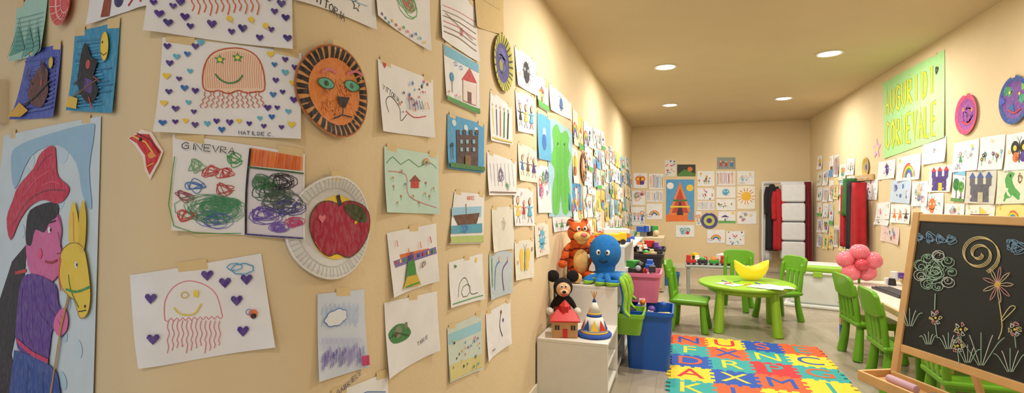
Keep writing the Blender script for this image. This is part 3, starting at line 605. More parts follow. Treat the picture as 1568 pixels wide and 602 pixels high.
# --- back wall
def bx(m,u0,v0,u1,v1,col=W,seed=None,name=D,dense=1):
    a=Art(name,m,[(u0,v0),(u1,v0),(u1,v1),(u0,v1)],col,tape=0,lift=.006)
    if seed is not None: doodle(a,seed,dense)
    return a
arts=[]
for i,(q,c_) in enumerate([((970,265,991,288),W),((994,266,1016,290),W),((1018,245,1035,270),(225,225,220)),((968,292,988,314),W),((990,292,1015,309),W),((990,312,1014,336),W),((968,317,987,345),W),
 ((1068,262,1094,285),W),((1097,262,1126,284),W),((1129,262,1155,283),W),((1098,241,1126,259),(150,160,160)),((1068,288,1094,306),W),((1068,308,1094,322),W),((1097,286,1126,303),W),((1097,305,1126,322),W),
 ((1100,324,1126,342),W),((1129,324,1158,343),W),((1035,345,1063,363),W),((1083,352,1110,372),W),((1112,354,1140,375),W),((1066,324,1074,345),W)]):
    arts.append(bx(BW,*q,col=c_,seed=300+i*7,dense=.5))
a=bx(BW,1037,252,1065,270,(60,65,60)); a.px=False; a.poly([(0,.1),(.4,.6),(1,.2),(1,0.02),(0,.02)],(80,130,60)); a.circ((.7,.6),.2,OR); a.px=True; arts.append(a)
a=bx(BW,1129,285,1156,320,(240,238,225)); a.px=False; a.circ((.5,.55),.2,(240,190,50)); a.rays((.5,.55),.22,.36,14,.03,OR); a.px=True; arts.append(a)
grouped('childrens_drawing_display',arts)
a=bx(BW,1020,275,1063,339,(80,155,210),name='large_painted_poster'); a.px=False
a.poly([(0,.0),(1,0),(1,.2),(0,.15)],(230,110,40)); a.poly([(.08,.15),(.5,.95),(.92,.15)],(235,130,50)); a.poly([(.2,.2),(.5,.8),(.8,.2)],(190,60,50)); a.poly([(.38,.15),(.5,.55),(.62,.15)],(60,45,60)); a.stroke([(.15,.35),(.85,.35)],.04,YE); a.stroke([(.25,.5),(.75,.5)],.04,(60,120,70)); a.circ((.15,.85),.08,W); a.circ((.85,.8),.08,(240,200,60)); a.px=True; a.build()
a=Art('painted_paper_plate',BW,None,(70,70,140),disc=(1086,338,12)); a.circ((1086,338),8,(190,200,80)); a.circ((1086,338),4,PU); a.build()
# --- right wall
a=Art('carnival_banner',RW,[(1352,127),(1447,76),(1448,210),(1355,243)],(168,222,150),lift=.01,tape=2); a.px=False
for (x,y,t,sz,asp,gp) in ((.05,.56,'AUGURI DI',.31,.36,.21),(.05,.12,'CORNEVALE',.35,.3,.165)):
    a.text((x,y),t,sz,.066,(105,150,40),asp=asp,gap=gp,rot=.02); a.text((x,y),t,sz,.044,(228,226,40),asp=asp,gap=gp,rot=.02)
a.scrib((.9,.8),.05,1,8,.02,(60,80,50)); a.px=True; a.build()
a=Art('painted_paper_plate',RW,None,(205,60,110),disc=(1482,175,31)); a.circ((1482,175),24,(150,60,150)); a.scrib((1482,175),20,1,14,2,(130,50,150)); a.circ((1476,168),3,(235,120,60)); a.circ((1489,168),3,(235,120,60)); a.stroke([(1474,186),(1482,190),(1491,184)],2.4,(200,50,60),sm=3); a.circ((1482,177),2.5,(60,30,90)); a.build()
a=Art('painted_paper_plate',RW,None,(35,70,150),disc=(1556,153,37)); a.circ((1556,153),29,(110,60,150)); 
for q,r_,c_ in (((1546,140),9,(60,150,110)),((1566,150),10,(60,150,120)),((1550,166),9,(40,100,170)),((1570,132),6,(120,190,90)),((1538,155),6,(70,90,190))): a.scrib(q,r_,1,12,2.4,c_); a.circ(q,r_*.7,c_)
a.circ((1548,142),2.5,YE); a.circ((1563,143),2.5,YE); a.stroke([(1545,168),(1555,173),(1565,166)],2.4,RD,sm=3); a.build()
a=Art('painted_paper_plate',RW,None,(190,160,70),disc=(1327,256,15)); a.circ((1327,256),9,(160,150,120)); a.circ((1327,256),4,(90,70,140)); a.build()
def rq(u0,u1,v0,v1,col=W):
    hT=RW.hit((u0+u1)/2,v0)[1]; hB=RW.hit((u0+u1)/2,v1)[1]; s0=RW.hit(u0,300)[0]; s1=RW.hit(u1,300)[0]; r=random.uniform(-.04,.04)
    return Art(D,RW,None,col,tape=0,lift=.014,direct=sh_rect((s0+s1)/2,(hT+hB)/2,s1-s0,hT-hB,r))
big=[(1414,1450,212,250,W,'f'),(1461,1500,216,262,W,4),(1502,1540,208,260,W,8),(1542,1585,203,260,W,1),(1375,1411,238,276,(225,225,230),'r'),(1424,1459,254,294,(228,228,222),'c'),(1460,1479,262,309,W,1),(1481,1527,262,312,(205,205,195),'k'),(1529,1575,258,312,(215,222,200),'d'),
(1365,1396,276,311,(190,210,235),5),(1398,1422,278,316,W,9),(1412,1446,296,334,W,1),(1448,1478,312,338,W,3),(1480,1525,314,342,(232,228,215),4),(1527,1580,314,342,(225,215,130),'r'),(1365,1395,313,342,W,13),(1397,1425,336,352,W,4),(1350,1378,346,372,(225,200,195),5),(1343,1364,310,336,W,15),(1340,1362,336,345,W,4),(1325,1345,275,306,W,21),(1346,1372,246,274,W,33)]
for i,(u0,u1,v0,v1,c_,kd) in enumerate(big):
    a=rq(u0,u1,v0,v1,c_); a.px=False
    if kd=='c' or kd=='k':
        cc=(75,45,130) if kd=='c' else (100,100,110)
        a.poly([(.15,.05),(.85,.05),(.85,.6),(.15,.6)],cc)
        for x in (.15,.42,.7): a.poly([(x-.03,.55),(x+.15,.55),(x+.15,.8),(x-.03,.8)],cc); a.poly([(x-.06,.8),(x+.18,.8),(x+.06,.98)],RD if kd=='c' else (70,90,160))
        a.poly([(.42,.05),(.58,.05),(.58,.35),(.42,.35)],YE if kd=='c' else (200,190,160)); a.hatch((.5,.35),.25,1.5,18,.012,(60,60,80))
    elif kd=='d':
        a.poly(cr([(.15,.1),(.3,.4),(.25,.7),(.4,.9),(.6,.85),(.5,.7),(.6,.45),(.85,.2),(.7,.1),(.5,.25),(.4,.08)],2,True),(70,160,70)); a.circ((.45,.8),.04,BK); a.scrib((.75,.7),.15,1,10,.02,BR)
    elif kd=='r': a.rainbow((.5,.12),.55); a.circ((.12,.85),.08,YE)
    elif kd=='f': a.scrib((.5,.5),.12,1,8,.02,BR)
    else: doodle(a,500+i*13+kd)
    a.px=True; a.build()
a=Art('paper_star',RW,[(1330,212),(1356,212),(1356,245),(1330,245)],sheet=False,tape=0); a.star((1343,228),17,(215,170,205)); a.circ((1343,228),5,(235,210,100)); a.build()
arts=[]; S1=RW.hit(1252,300)[0]; S2=RW.hit(1324,300)[0]; s_=S1; k_=0
while s_<S2:
    h=1.97 if s_<1.6 else 1.85; h-=random.uniform(0,.15); w=random.choice([.3,.22])
    while h>.7:
        ph=.21 if w>.25 else .3
        if random.random()<.95 and not (h-ph<1.52 and 2.4<s_+w/2<3.1):
            x=Art('s',RW,None,random.choice([W,W,(225,225,215),(200,215,230),(235,215,150)]),tape=0,lift=.014,direct=sh_rect(s_+w/2,h-ph/2,w,ph,random.uniform(-.04,.04))); doodle(x,900+k_,.6); arts.append(x)
        k_+=1; h-=ph+random.uniform(.01,.05)
    s_+=w+random.uniform(.015,.05)
grouped('childrens_drawing_display',arts)
e=empty('junction_box',LW.pos(*LW.hit(8,158),.02)); box('cover',(.07,.04,.13),(0,0,0),tm,e,rot=(0,0,.2))
# ------------------------------------------------------------ ceiling lights
rim=M('downlight_trim',(235,232,225),.3); em=M('downlight_lens',(255,250,240),.4,emis=14)
for y in (7.38,5.24,3.1,-1.2):
    for x in (-.15,1.285):
        e=empty('recessed_ceiling_light',(x,y,HC))
        lathe('trim_ring',[(.085,-.001),(.112,-.001),(.112,-.008),(.1,-.012),(.085,-.006),(.085,-.001)],rim,e)
        cone('lens',.086,.086,.004,(0,0,-.004),em,e,bevel=0)
        ld=bpy.data.lights.new('lamp','AREA'); ld.shape='DISK'; ld.size=.17; ld.energy=27 if y>0 else 16; ld.color=(1,.94,.85)
        lo=bpy.data.objects.new('lamp',ld); lo.location=(0,0,-.02); link(lo,e)
# ------------------------------------------------------------ toy shelf (stepped)
wh=M('white_laminate',(232,230,222),.35)
e=empty('stepped_toy_shelf'); X0,X1=-.865,-.42; xc=(X0+X1)/2; xd=X1-X0
steps=[(3.03,3.5,.37),(3.5,3.95,.637),(3.95,4.7,.88)]
for i,(y0,y1,h) in enumerate(steps):
    box('top_%d'%i,(xd,y1-y0,.02),(xc,(y0+y1)/2,h-.01),wh,e,bevel=.002)
    box('panel_%d'%i,(xd,.02,h-.021),(xc,y0+.01,(h-.02)/2),wh,e,bevel=.002)
    box('base_%d'%i,(xd-.01,y1-y0-.02,.02),(xc,(y0+y1)/2,.05),wh,e,bevel=.002)
    box('back_%d'%i,(.008,y1-y0,h-.03),(X0+.004,(y0+y1)/2,h/2),wh,e,bevel=.001)
    for z in (.2,.42,.66):
        if z<h-.1: box('rail_%d'%i,(xd-.02,y1-y0-.02,.012),(xc,(y0+y1)/2,z),wh,e,bevel=.001)
box('end_panel',(xd,.02,.859),(xc,4.69,.43),wh,e,bevel=.002)
cols6=[M('toy_red',(200,45,40),.4),M('toy_yellow',(240,200,40),.4),M('toy_blue',(40,90,190),.4),M('toy_green',(60,160,60),.4),M('toy_purple',(110,70,160),.4),M('toy_orange',(235,125,40),.4),M('toy_white',(230,230,230),.4)]
blackp=M('dark_plastic',(45,45,52),.4)
tm_=cols6+[M('toy_white',(0,0,0)),M('toy_grey',(160,165,170),.5),M('toy_beige',(205,185,150),.5),blackp]
def toys(e,cx,cy,cz,wx,wy,n,s=.04,layers=2,R=random):
    for i in range(n):
        lx=cx+R.uniform(-wx,wx); ly=cy+R.uniform(-wy,wy); ss=s*R.uniform(.7,1.2); lz=cz+ss*.5+(i%layers)*s*.8; m=R.choice(tm_); t=R.randint(0,3)
        if t==0: box('block',(ss,ss*1.4,ss),(lx,ly,lz),m,e,rot=(0,0,R.uniform(0,3)),bevel=.003)
        elif t==1: ball('toy_ball',ss*.5,(lx,ly,lz),m,e,n=16)
        elif t==2: cone('ring',ss*.5,ss*.4,ss,(lx,ly,lz),m,e,n=16)
        else:
            box('car_body',(ss*.9,ss*1.8,ss*.5),(lx,ly,lz),m,e,bevel=.006); box('car_cab',(ss*.7,ss*.8,ss*.5),(lx,ly,lz+ss*.45),m,e,bevel=.006)
def pile(name,x0,x1,y0,y1,z,n,s=.04,layers=2):
    e=empty(name,((x0+x1)/2,(y0+y1)/2,z)); toys(e,0,0,0,(x1-x0)/2,(y1-y0)/2,n,s,layers)
def bin_(name,loc,size,mat,taper=.86,fill=0,s=.045):
    e=empty(name,loc); w,d,h=size; bm=bmesh.new()
    def ring(sx,sy,z,r=.03):
        vs=[]
        for cx,cy,a0 in ((sx-r,sy-r,0),(-sx+r,sy-r,90),(-sx+r,-sy+r,180),(sx-r,-sy+r,270)):
            for k in range(5):
                t=math.radians(a0+k*22.5); vs.append(bm.verts.new((cx+r*math.cos(t),cy+r*math.sin(t),z)))
        return vs
    R=[ring(w/2*taper,d/2*taper,0),ring(w/2*.97,d/2*.97,h-.03),ring(w/2*1.03,d/2*1.03,h-.028),ring(w/2*1.03,d/2*1.03,h),ring(w/2*.95,d/2*.95,h),ring(w/2*taper*.96,d/2*taper*.96,.012)]
    for a,b in zip(R,R[1:]):
        n=len(a)
        for i in range(n): bm.faces.new((a[i],a[(i+1)%n],b[(i+1)%n],b[i]))
    bm.faces.new(R[0]); bm.faces.new(R[-1])
    fin('tub',bm,mat,e,smooth=False)
    if fill: toys(e,0,0,h-.09,w*.33,d*.33,fill,s,3)
    return e
blue=M('blue_plastic',(20,90,185),.3); pinkp=M('pink_plastic',(225,120,150),.35); limep=M('lime_plastic',(125,185,40),.35)
bin_('blue_storage_bin',(-.225,3.92,0),(.34,.38,.43),blue,fill=8,s=.06)
bin_('pink_storage_bin',(-.33,4.16,.44),(.36,.34,.23),pinkp,fill=18,s=.06)
bin_('lime_storage_bin',(-.41,3.71,.29),(.32,.3,.15),limep,fill=8)
e=empty('toy_shelf'); 
for y in (4.78,5.3,5.82): box('upright',(.44,.02,.8),(xc,y,.4),wh,e,bevel=.002)
for z in (.05,.3,.55): box('shelf_board',(.44,1.02,.018),(xc,5.3,z),wh,e,bevel=.001)
box('top',(.46,1.08,.02),(xc,5.3,.81),wh,e,bevel=.002); box('back',(.008,1.04,.8),(X0,5.3,.4),wh,e,bevel=0)
bin_('dark_storage_bin',(-.33,5.0,.57),(.34,.3,.16),blackp,fill=12,s=.06); 
bin_('blue_storage_bin',(-.36,5.55,.32),(.3,.34,.2),blue,fill=6); bin_('dark_storage_bin',(-.33,5.55,.57),(.34,.34,.16),blackp,fill=12,s=.06)
pile('toy_heap',-.8,-.62,4.05,4.6,.88,10,.06,1); pile('toy_heap',-.8,-.48,4.85,5.75,.82,26,.065,2)
e=empty('board_game_boxes',(-.55,4.45,.88),.1)
for i,(w_,m_) in enumerate(((.26,cols6[2]),(.24,cols6[5]),(.22,cols6[6]))): box('game_box_%d'%i,(w_,.2,.035),(0,0,.018+.036*i),m_,e,rot=(0,0,.08*i),bevel=.002)
e=empty('yellow_toy_truck',(-.54,4.12,.88),.5); yl=cols6[1]
box('cargo',(.13,.09,.06),(0,0,.06),yl,e,bevel=.01); box('cab',(.06,.08,.075),(.09,0,.06),yl,e,bevel=.012); box('window',(.03,.07,.03),(.106,0,.08),M('glass_dark',(60,80,90),.1),e,bevel=.004)
for x in (-.05,.08):
    for y in (-.045,.045): cone('wheel',.022,.022,.016,(x,y,.022),blackp,e,rot=(math.pi/2,0,0))
cb=M('beige_cabinet',(196,178,146),.55); stl=M('steel',(150,150,150),.3,metal=1)
e=empty('low_cabinet',(-.54,7.2,0)); box('carcass',(.64,.5,.72),(0,0,.37),cb,e,bevel=.006); box('door_leaf',(.29,.015,.64),(-.15,-.258,.37),cb,e,bevel=.004); box('door_leaf_2',(.29,.015,.64),(.15,-.258,.37),cb,e,bevel=.004); ball('knob',.012,(.02,-.275,.4),stl,e); ball('knob_2',.012,(-.02,-.275,.4),stl,e)
pile('toy_heap',-.8,-.3,7.05,7.35,.732,10,.08,2)
bin_('small_blue_bucket',(-.13,7.6,0),(.22,.22,.18),M('light_blue_plastic',(50,120,190),.35))
# ------------------------------------------------------------ plush toys
def fur(name,rgb,stripes=None,scale=30):
    m=M(name,rgb,.95,.16,40,.7,160)
    if stripes:
        nt=m.node_tree; b=nt.nodes['Principled BSDF']; src=b.inputs['Base Color'].links[0].from_socket
        tc=nt.nodes.new('ShaderNodeTexCoord'); w=nt.nodes.new('ShaderNodeTexWave'); w.bands_direction='Z'; w.inputs['Scale'].default_value=scale; w.inputs['Distortion'].default_value=4; w.inputs['Detail Scale'].default_value=3
        nt.links.new(tc.outputs['Object'],w.inputs['Vector']); r=nt.nodes.new('ShaderNodeValToRGB'); r.color_ramp.elements[0].position=.86; r.color_ramp.elements[1].position=.93
        nt.links.new(w.outputs['Color'],r.inputs['Fac']); x=nt.nodes.new('ShaderNodeMixRGB'); x.inputs[2].default_value=L(stripes)
        nt.links.new(r.outputs['Color'],x.inputs[0]); nt.links.new(src,x.inputs[1]); nt.links.new(x.outputs[0],b.inputs['Base Color'])
    return m
of=fur('orange_fur',(222,95,32),(120,42,22),4.5); cf=fur('cream_fur',(240,195,120)); bf=fur('black_fur',(25,22,25)); pf=fur('pink_fur',(235,130,130)); sk=fur('tan_felt',(225,180,140)); wf=fur('white_felt',(235,232,225))
def face_eyes(e,x,y,z,r,dz=0):
    for sx in (-1,1): ball('eye',(r,r*.5,r*1.35),(sx*x,y,z),wf,e,n=16); ball('pupil',(r*.5,r*.35,r*.7),(sx*x*.85,y-r*.42,z-dz),bf,e,n=12)
e=empty('plush_tiger',(-.735,3.72,.637),.5)
blob('body',[((0,0,.12),(.085,.075,.12)),((0,0,.22),(.07,.062,.08)),((0,-.005,.36),(.088,.078,.078)),((0,0,.285),(.05,.05,.05)),
 ((-.08,.0,.235),(.033,.033,.075),(0,.7,0)),((-.12,-.03,.17),(.03,.03,.06),(.3,.3,0)),((.08,0,.24),(.033,.033,.075),(0,-.7,0)),((.125,-.03,.18),(.03,.03,.06),(.3,-.3,0)),
 ((-.06,-.09,.042),(.042,.08,.04)),((.06,-.09,.042),(.042,.08,.04)),((-.055,.02,.44),(.03,.02,.028)),((.055,.02,.44),(.03,.02,.028))],of,e)
ball('belly',(.06,.035,.09),(0,-.058,.15),cf,e); ball('muzzle',(.062,.055,.04),(0,-.078,.335),cf,e); ball('chin',(.036,.03,.025),(0,-.078,.3),cf,e); ball('nose',(.026,.016,.016),(0,-.134,.352),pf,e); face_eyes(e,.026,-.077,.393,.015)
for sx in (-1,1): ball('foot_pad',(.034,.02,.036),(sx*.06,-.165,.042),cf,e); ball('paw',(.034,.034,.03),(sx*.14,-.05,.13),of,e)
tube('tail',[(0,.05,.05),(.06,.06,.06),(.11,.05,.14),(.13,.03,.22)],[.018,.018,.016,.012],of,e)
# octopus
ob=fur('blue_fur',(30,115,190)); og=fur('lime_fur',(150,200,60))
e=empty('plush_octopus',(-.53,3.68,.637))
blob('head',[((0,0,.225),(.118,.108,.13)),((0,0,.11),(.075,.07,.07)),((0,0,.05),(.085,.085,.045))],ob,e)
tips=[(-.12,-.12,.015,.0),(-.03,-.16,.012,.0),(.05,-.17,.012,0),(.14,-.14,-.2,1),(.155,-.07,-.26,1),(.16,.02,-.17,1),(-.13,.05,.015,0),(.16,.1,-.12,1)]
for i,(x,y,z,hang) in enumerate(tips):
    if hang: pts=[(x*.3,y*.3,.05),(x*.7,y*.7,.05),(x*.95,y,.03),(x+.015,y,-.06),(x+.012,y-.01,z*.8),(x+.05,y-.03,z)]
    else: pts=[(x*.3,y*.3,.05),(x*.6,y*.6,.05),(x,y,.03),(x*1.1+.03,y*1.0,.028),(x*1.1+.06,y*.85,.03)]
    tube('tentacle_%d'%i,pts,[.03,.026,.022,.02,.016,.01][:len(pts)],ob,e)
    q=[(p[0]+(.007 if hang else 0),p[1]-.007,p[2]+(0 if hang else -.008)) for p in pts]; tube('tentacle_underside_%d'%i,q,[.022,.022,.019,.017,.013,.008][:len(pts)],og,e)
face_eyes(e,.034,-.104,.23,.015); tube('smile',[(-.03,-.1,.17),(0,-.098,.155),(.03,-.1,.17)],.004,bf,e)
# mouse
e=empty('plush_mouse',(-.775,3.37,.37),.3)
blob('body',[((0,0,.16),(.05,.045,.07)),((0,0,.27),(.068,.062,.068)),((0,0,.215),(.03,.03,.03)),((-.065,-.01,.16),(.018,.018,.06),(0,.5,0)),((.065,-.01,.16),(.018,.018,.06),(0,-.5,0)),((-.04,-.05,.05),(.022,.06,.024)),((.04,-.05,.05),(.022,.06,.024))],bf,e,.006)
for sx in (-1,1): ball('ear',(.043,.014,.043),(sx*.068,.01,.345),bf,e); ball('glove',(.026,.026,.026),(sx*.095,-.03,.11),wf,e); ball('shoe',(.035,.05,.03),(sx*.045,-.12,.035),cols6[1],e); ball('shorts_button',(.008,.006,.012),(sx*.018,-.066,.11),wf,e,n=12)
rf=M('red_felt',(195,30,35),.9)
ball('face_mask',(.05,.035,.05),(0,-.04,.262),sk,e); ball('muzzle',(.034,.034,.022),(0,-.078,.248),sk,e); ball('nose',(.013,.01,.01),(0,-.112,.256),bf,e); face_eyes(e,.016,-.07,.285,.01); blob('shorts',[((0,-.002,.115),(.058,.054,.045)),((-.035,-.03,.07),(.034,.04,.03)),((.035,-.03,.07),(.034,.04,.03))],rf,e,.006)
tube('mouth',[(-.02,-.104,.24),(0,-.11,.234),(.02,-.104,.24)],.003,rf,e)
# wooden toy house
wd=M('toy_wood',(200,150,95),.5,.12,12); rr_=M('red_paint',(205,35,35),.4)
e=empty('wooden_toy_house',(-.71,3.14,.37),.25)
box('walls',(.16,.12,.11),(0,0,.055),wd,e,bevel=.003)
bm=bmesh.new(); v=[bm.verts.new(p) for p in ((-.095,-.075,.11),(.095,-.075,.11),(.095,.075,.11),(-.095,.075,.11),(-.05,0,.17),(.05,0,.17),(-.095,-.075,.102),(.095,-.075,.102),(.095,.075,.102),(-.095,.075,.102))]
for f in ((0,1,5,4),(1,2,5),(2,3,4,5),(3,0,4),(6,7,1,0),(7,8,2,1),(8,9,3,2),(9,6,0,3),(9,8,7,6)): bm.faces.new([v[i] for i in f])
fin('roof',bm,rr_,e,bevel=.002); box('turret',(.045,.045,.05),(0,0,.168),rr_,e,bevel=.003); cone('turret_roof',.04,.002,.04,(0,0,.21),rr_,e,n=4)
box('door_leaf',(.03,.006,.055),(0,-.061,.03),rr_,e,bevel=.001)
for x in (-.05,.05): box('window_opening',(.028,.006,.028),(x,-.061,.065),blackp,e,bevel=.001); box('window_bar',(.003,.008,.028),(x,-.062,.065),wd,e,bevel=0)
# tepee party hat
e=empty('tepee_party_hat',(-.53,3.2,.371))
def conebands(e,R,Hh,bands):
    for i,(a,b,m) in enumerate(bands): lathe('band_%d'%i,[(R*(1-a),Hh*a),(R*(1-b),Hh*b)],m,e,n=40)
hw=M('felt_white',(228,228,220),.8); hb=M('felt_blue',(40,80,170),.8); hy=M('felt_yellow',(235,195,60),.8)
conebands(e,.1,.25,[(0,.1,hb),(.1,.14,hy),(.14,.5,hw),(.5,.56,hb),(.56,.6,hy),(.6,.86,hw),(.86,.985,hb)])
lathe('brim_roll',[(.1+.012*math.cos(t*math.pi/6),.012+.012*math.sin(t*math.pi/6)) for t in range(13)],hb,e)
for i in range(9):
    t=2*math.pi*i/9
    bm=bmesh.new(); z0,z1=.045,.11; pts=[]
    for dt,z in ((-.3,z0),(.3,z0),(0,z1)):
        rr=.1*(1-z/.25)+.0035; pts.append(bm.verts.new((rr*math.cos(t+dt),rr*math.sin(t+dt),z)))
    bm.faces.new(pts); fin('zigzag_%d'%i,bm,[hb,hy,cols6[0]][i%3],e)
for k in range(4): tube('pole_%d'%k,[(0,0,.235),(.018*math.cos(k*1.6),.018*math.sin(k*1.6),.285)],.003,wd,e)
# ------------------------------------------------------------ chairs and tables
gp=M('lime_green_plastic',(100,163,30),.32,.04,8); gt=M('bright_green_plastic',(150,200,50),.3,.04,8)
def chair(x,y,rz):
    e=empty('childs_chair',(x,y,0),rz)
    box('seat',(.34,.33,.04),(0,0,.285),gp,e,bevel=.018)
    box('seat_apron',(.27,.27,.03),(0,0,.262),gp,e,bevel=.01)
    i=0
    for sx in (-1,1):
        for sy in (-1,1):
            i+=1; tube('leg_%d'%i,[(sx*.155,sy*.148,.0),(sx*.152,sy*.145,.02),(sx*.135,sy*.128,.15),(sx*.125,sy*.12,.28)],[.03,.034,.029,.024],gp,e,n=16)
    for sy in (-1,1): tube('upright_%d'%(sy+1),[(-.145,sy*.135,.28),(-.158,sy*.14,.42),(-.178,sy*.135,.58)],[.02,.02,.018],gp,e)
    bm=bmesh.new(); rows=[]
    N=12
    for j in range(N+1):
        yy=-.165+.33*j/N; cur=.018*(1-(yy/.165)**2); ed=(abs(yy)/.165)**6*.035
        rows.append([bm.verts.new(p) for p in ((-.162-cur,yy,.485+ed*.4),(-.19-cur,yy,.658-ed),(-.222-cur,yy,.658-ed),(-.194-cur,yy,.485+ed*.4))])
    for a_,b_ in zip(rows,rows[1:]):
        for k in range(4): bm.faces.new((a_[k],a_[(k+1)%4],b_[(k+1)%4],b_[k]))
    bm.faces.new(rows[0]); bm.faces.new(rows[-1]); fin('top_rail',bm,gp,e,bevel=.01)
    for yy in (-.065,0,.065): box('slat',(.018,.045,.24),(-.166,yy,.4),gp,e,rot=(0,-.12,0),bevel=.007)
    box('lower_rail',(.024,.27,.035),(-.15,0,.325),gp,e,rot=(0,-.1,0),bevel=.008)
    return e
chair(.08,5.08,-.15); chair(.95,5.78,math.pi+.5); chair(.58,6.18,-math.pi/2-.3)
chair(1.42,4.62,.1); chair(1.39,3.92,.0); chair(1.47,3.32,-.05)
e=empty('childs_round_table',(.593,5.3,0))
lathe('top',[(0,.402),(.36,.402),(.405,.405),(.428,.415),(.434,.428),(.428,.44),(.41,.446),(0,.446)],gt,e,n=64); lathe('apron',[(.33,.36),(.345,.36),(.36,.405),(.33,.405),(.33,.36)],gt,e,n=48)
for i,(x,y) in enumerate(((-.25,-.27),(.22,-.29),(.25,.25),(-.22,.27))): tube('leg_%d'%i,[(x*1.06,y*1.06,0),(x*1.05,y*1.05,.02),(x,y,.22),(x*.96,y*.96,.405)],[.04,.045,.037,.032],gt,e,n=18)
e=empty('yellow_plastic_boat',(.66,5.42,.447),.3)
bm=bmesh.new(); rows=[]
for i in range(25):
    t=i/24; q=(2*t-1); zb=.12*abs(q)**3.2; x=.15*q*(1+.12*abs(q)); zt=max(zb+.004,.125+.075*q*q); wv=.09*max(0,1-q*q)**.5+.004
    rows.append([bm.verts.new((x,wv*math.cos(a)*(1-.3*math.sin(a)),zb+(zt-zb)*(1-math.sin(a)) )) for a in [math.pi*k/10 for k in range(11)]])
for a_,b_ in zip(rows,rows[1:]):
    for k in range(10): bm.faces.new((a_[k],a_[k+1],b_[k+1],b_[k]))
o=fin('hull',bm,M('yellow_glowing_plastic',(255,215,50),.3,emis=.25),e,smooth=True); so=o.modifiers.new('s','SOLIDIFY'); so.thickness=.006  # hull plastic gets weak emission for a painted-in glow; not a lamp
e=empty('drawing_sheets',(.6,5.12,.447))
for i in range(5):
    box('sheet_%d'%i,(.21,.15,.001),(random.uniform(-.22,.25),random.uniform(-.16,.06),.001+.0012*i),M('paper_white',(235,235,232),.8),e,rot=(0,0,random.uniform(-1,1)),bevel=0)
e=empty('crayons',(.58,5.12,.452)); 
for i in range(7): cone('crayon_%d'%i,.005,.004,.09,(random.uniform(-.2,.2),random.uniform(-.1,.1),.008),cols6[i%7],e,rot=(math.pi/2,0,random.uniform(0,3)),n=10,bevel=0)
# play table + train
pg=M('play_table_grey',(150,155,150),.5)
e=empty('play_table',(.45,7.05,0)); box('top',(.8,.6,.03),(0,0,.385),pg,e,bevel=.008)
for sx in (-1,1):
    for sy in (-1,1): box('leg',(.04,.04,.37),(sx*.36,sy*.26,.185),pg,e)
e=empty('toy_train',(.4,6.9,.401),.1)
for i in range(5):
    m=[cols6[0],blackp,cols6[3],cols6[0],cols6[1]][i]; x=-.28+.14*i
    box('wagon_%d'%i,(.12,.07,.05),(x,0,.04),m,e,bevel=.006); 
    for wx in (-.035,.035):
        for wy in (-.036,.036): cone('wheel',.017,.017,.01,(x+wx,wy,.017),blackp,e,rot=(math.pi/2,0,0),n=14,bevel=0)
    if i in (0,3): box('cab_%d'%i,(.05,.065,.06),(x-.03,0,.09),cols6[0],e,bevel=.005); cone('funnel_%d'%i,.012,.018,.05,(x+.03,0,.09),blackp,e)
    else: ball('load_%d'%i,(.04,.025,.03),(x,0,.07),cols6[(i*2+1)%7],e)
pile('toy_heap',.15,.78,7.1,7.26,.401,16,.07,2)
# white/lime toy chest
e=empty('toy_chest',(1.53,6.7,0),-.25); wp_=M('white_plastic',(225,228,225),.35)
box('body',(.62,.46,.36),(0,0,.22),wp_,e,bevel=.03,taper=.9); box('rim',(.66,.5,.03),(0,0,.4),wp_,e,bevel=.012); box('lid',(.64,.48,.07),(0,0,.45),gt,e,bevel=.025); box('lid_inset',(.46,.32,.015),(0,0,.487),wp_,e,bevel=.006); box('base',(.68,.52,.04),(0,0,.02),wp_,e,bevel=.015); box('latch',(.09,.02,.06),(0,-.25,.39),gt,e,bevel=.006)
for sx in (-.2,.2): box('rib',(.03,.02,.24),(sx,-.225,.22),wp_,e,bevel=.006)
# desk
dw=M('desk_wood',(205,170,120),.45,.12,8); 
e=empty('childs_desk'); box('desktop',(.68,1.95,.025),(1.68,4.24,.512),M('desk_white',(220,214,200),.4),e,bevel=.004); box('front_edge',(.02,1.95,.04),(1.335,4.24,.505),dw,e,bevel=.003)
for y in (5.16,3.32):
    for x in (1.37,1.98): box('leg_upper',(.045,.045,.38),(x,y,.31),dw,e); box('leg_foot',(.046,.046,.13),(x,y,.065),blue,e)
box('cross_rail',(.6,.02,.06),(1.67,5.16,.45),dw,e)
e=empty('computer_monitor',(1.78,4.62,.525),-.1); box('panel',(.03,.44,.32),(0,0,.23),blackp,e,bevel=.008); box('screen',(.004,.41,.28),(-.0165,0,.235),M('screen_black',(18,20,26),.12),e,bevel=0); box('stand',(.04,.06,.1),(.02,0,.06),blackp,e); box('foot',(.16,.22,.012),(0,0,.006),blackp,e,bevel=.004)
e=empty('computer_keyboard',(1.55,4.55,.525),.1); box('case',(.14,.42,.018),(0,0,.009),blackp,e,bevel=.004)
for r in range(4):
    for c in range(12): box('key',(.022,.026,.008),(-.045+.03*r,-.18+.032*c,.021),M('key_grey',(75,75,80),.5),e,bevel=.002)
pile('desk_toys',1.65,1.95,4.95,5.1,.525,10,.06,2)
# balloon cluster
bp_=M('pink_balloon',(245,125,142),.16); rp_=M('red_balloon',(220,75,95),.16)
e=empty('balloon_flower',(1.45,5.0,.525))
for i in range(5):
    t=2*math.pi*i/5+math.pi/2; 
    lathe('balloon_%d'%i,[(0,-.08),(.012,-.076),(.035,-.06),(.06,-.035),(.074,0),(.07,.032),(.052,.058),(.028,.07),(0,.074)],bp_,e,loc=(.098*math.cos(t),.02*(i%2),.172+.092*math.sin(t)),rot=(0,math.pi/2-t,0),n=28)
ball('centre_balloon',.05,(0,-.06,.17),rp_,e); tube('stem',[(0,.01,.17),(0,.01,.0)],.01,gp,e)
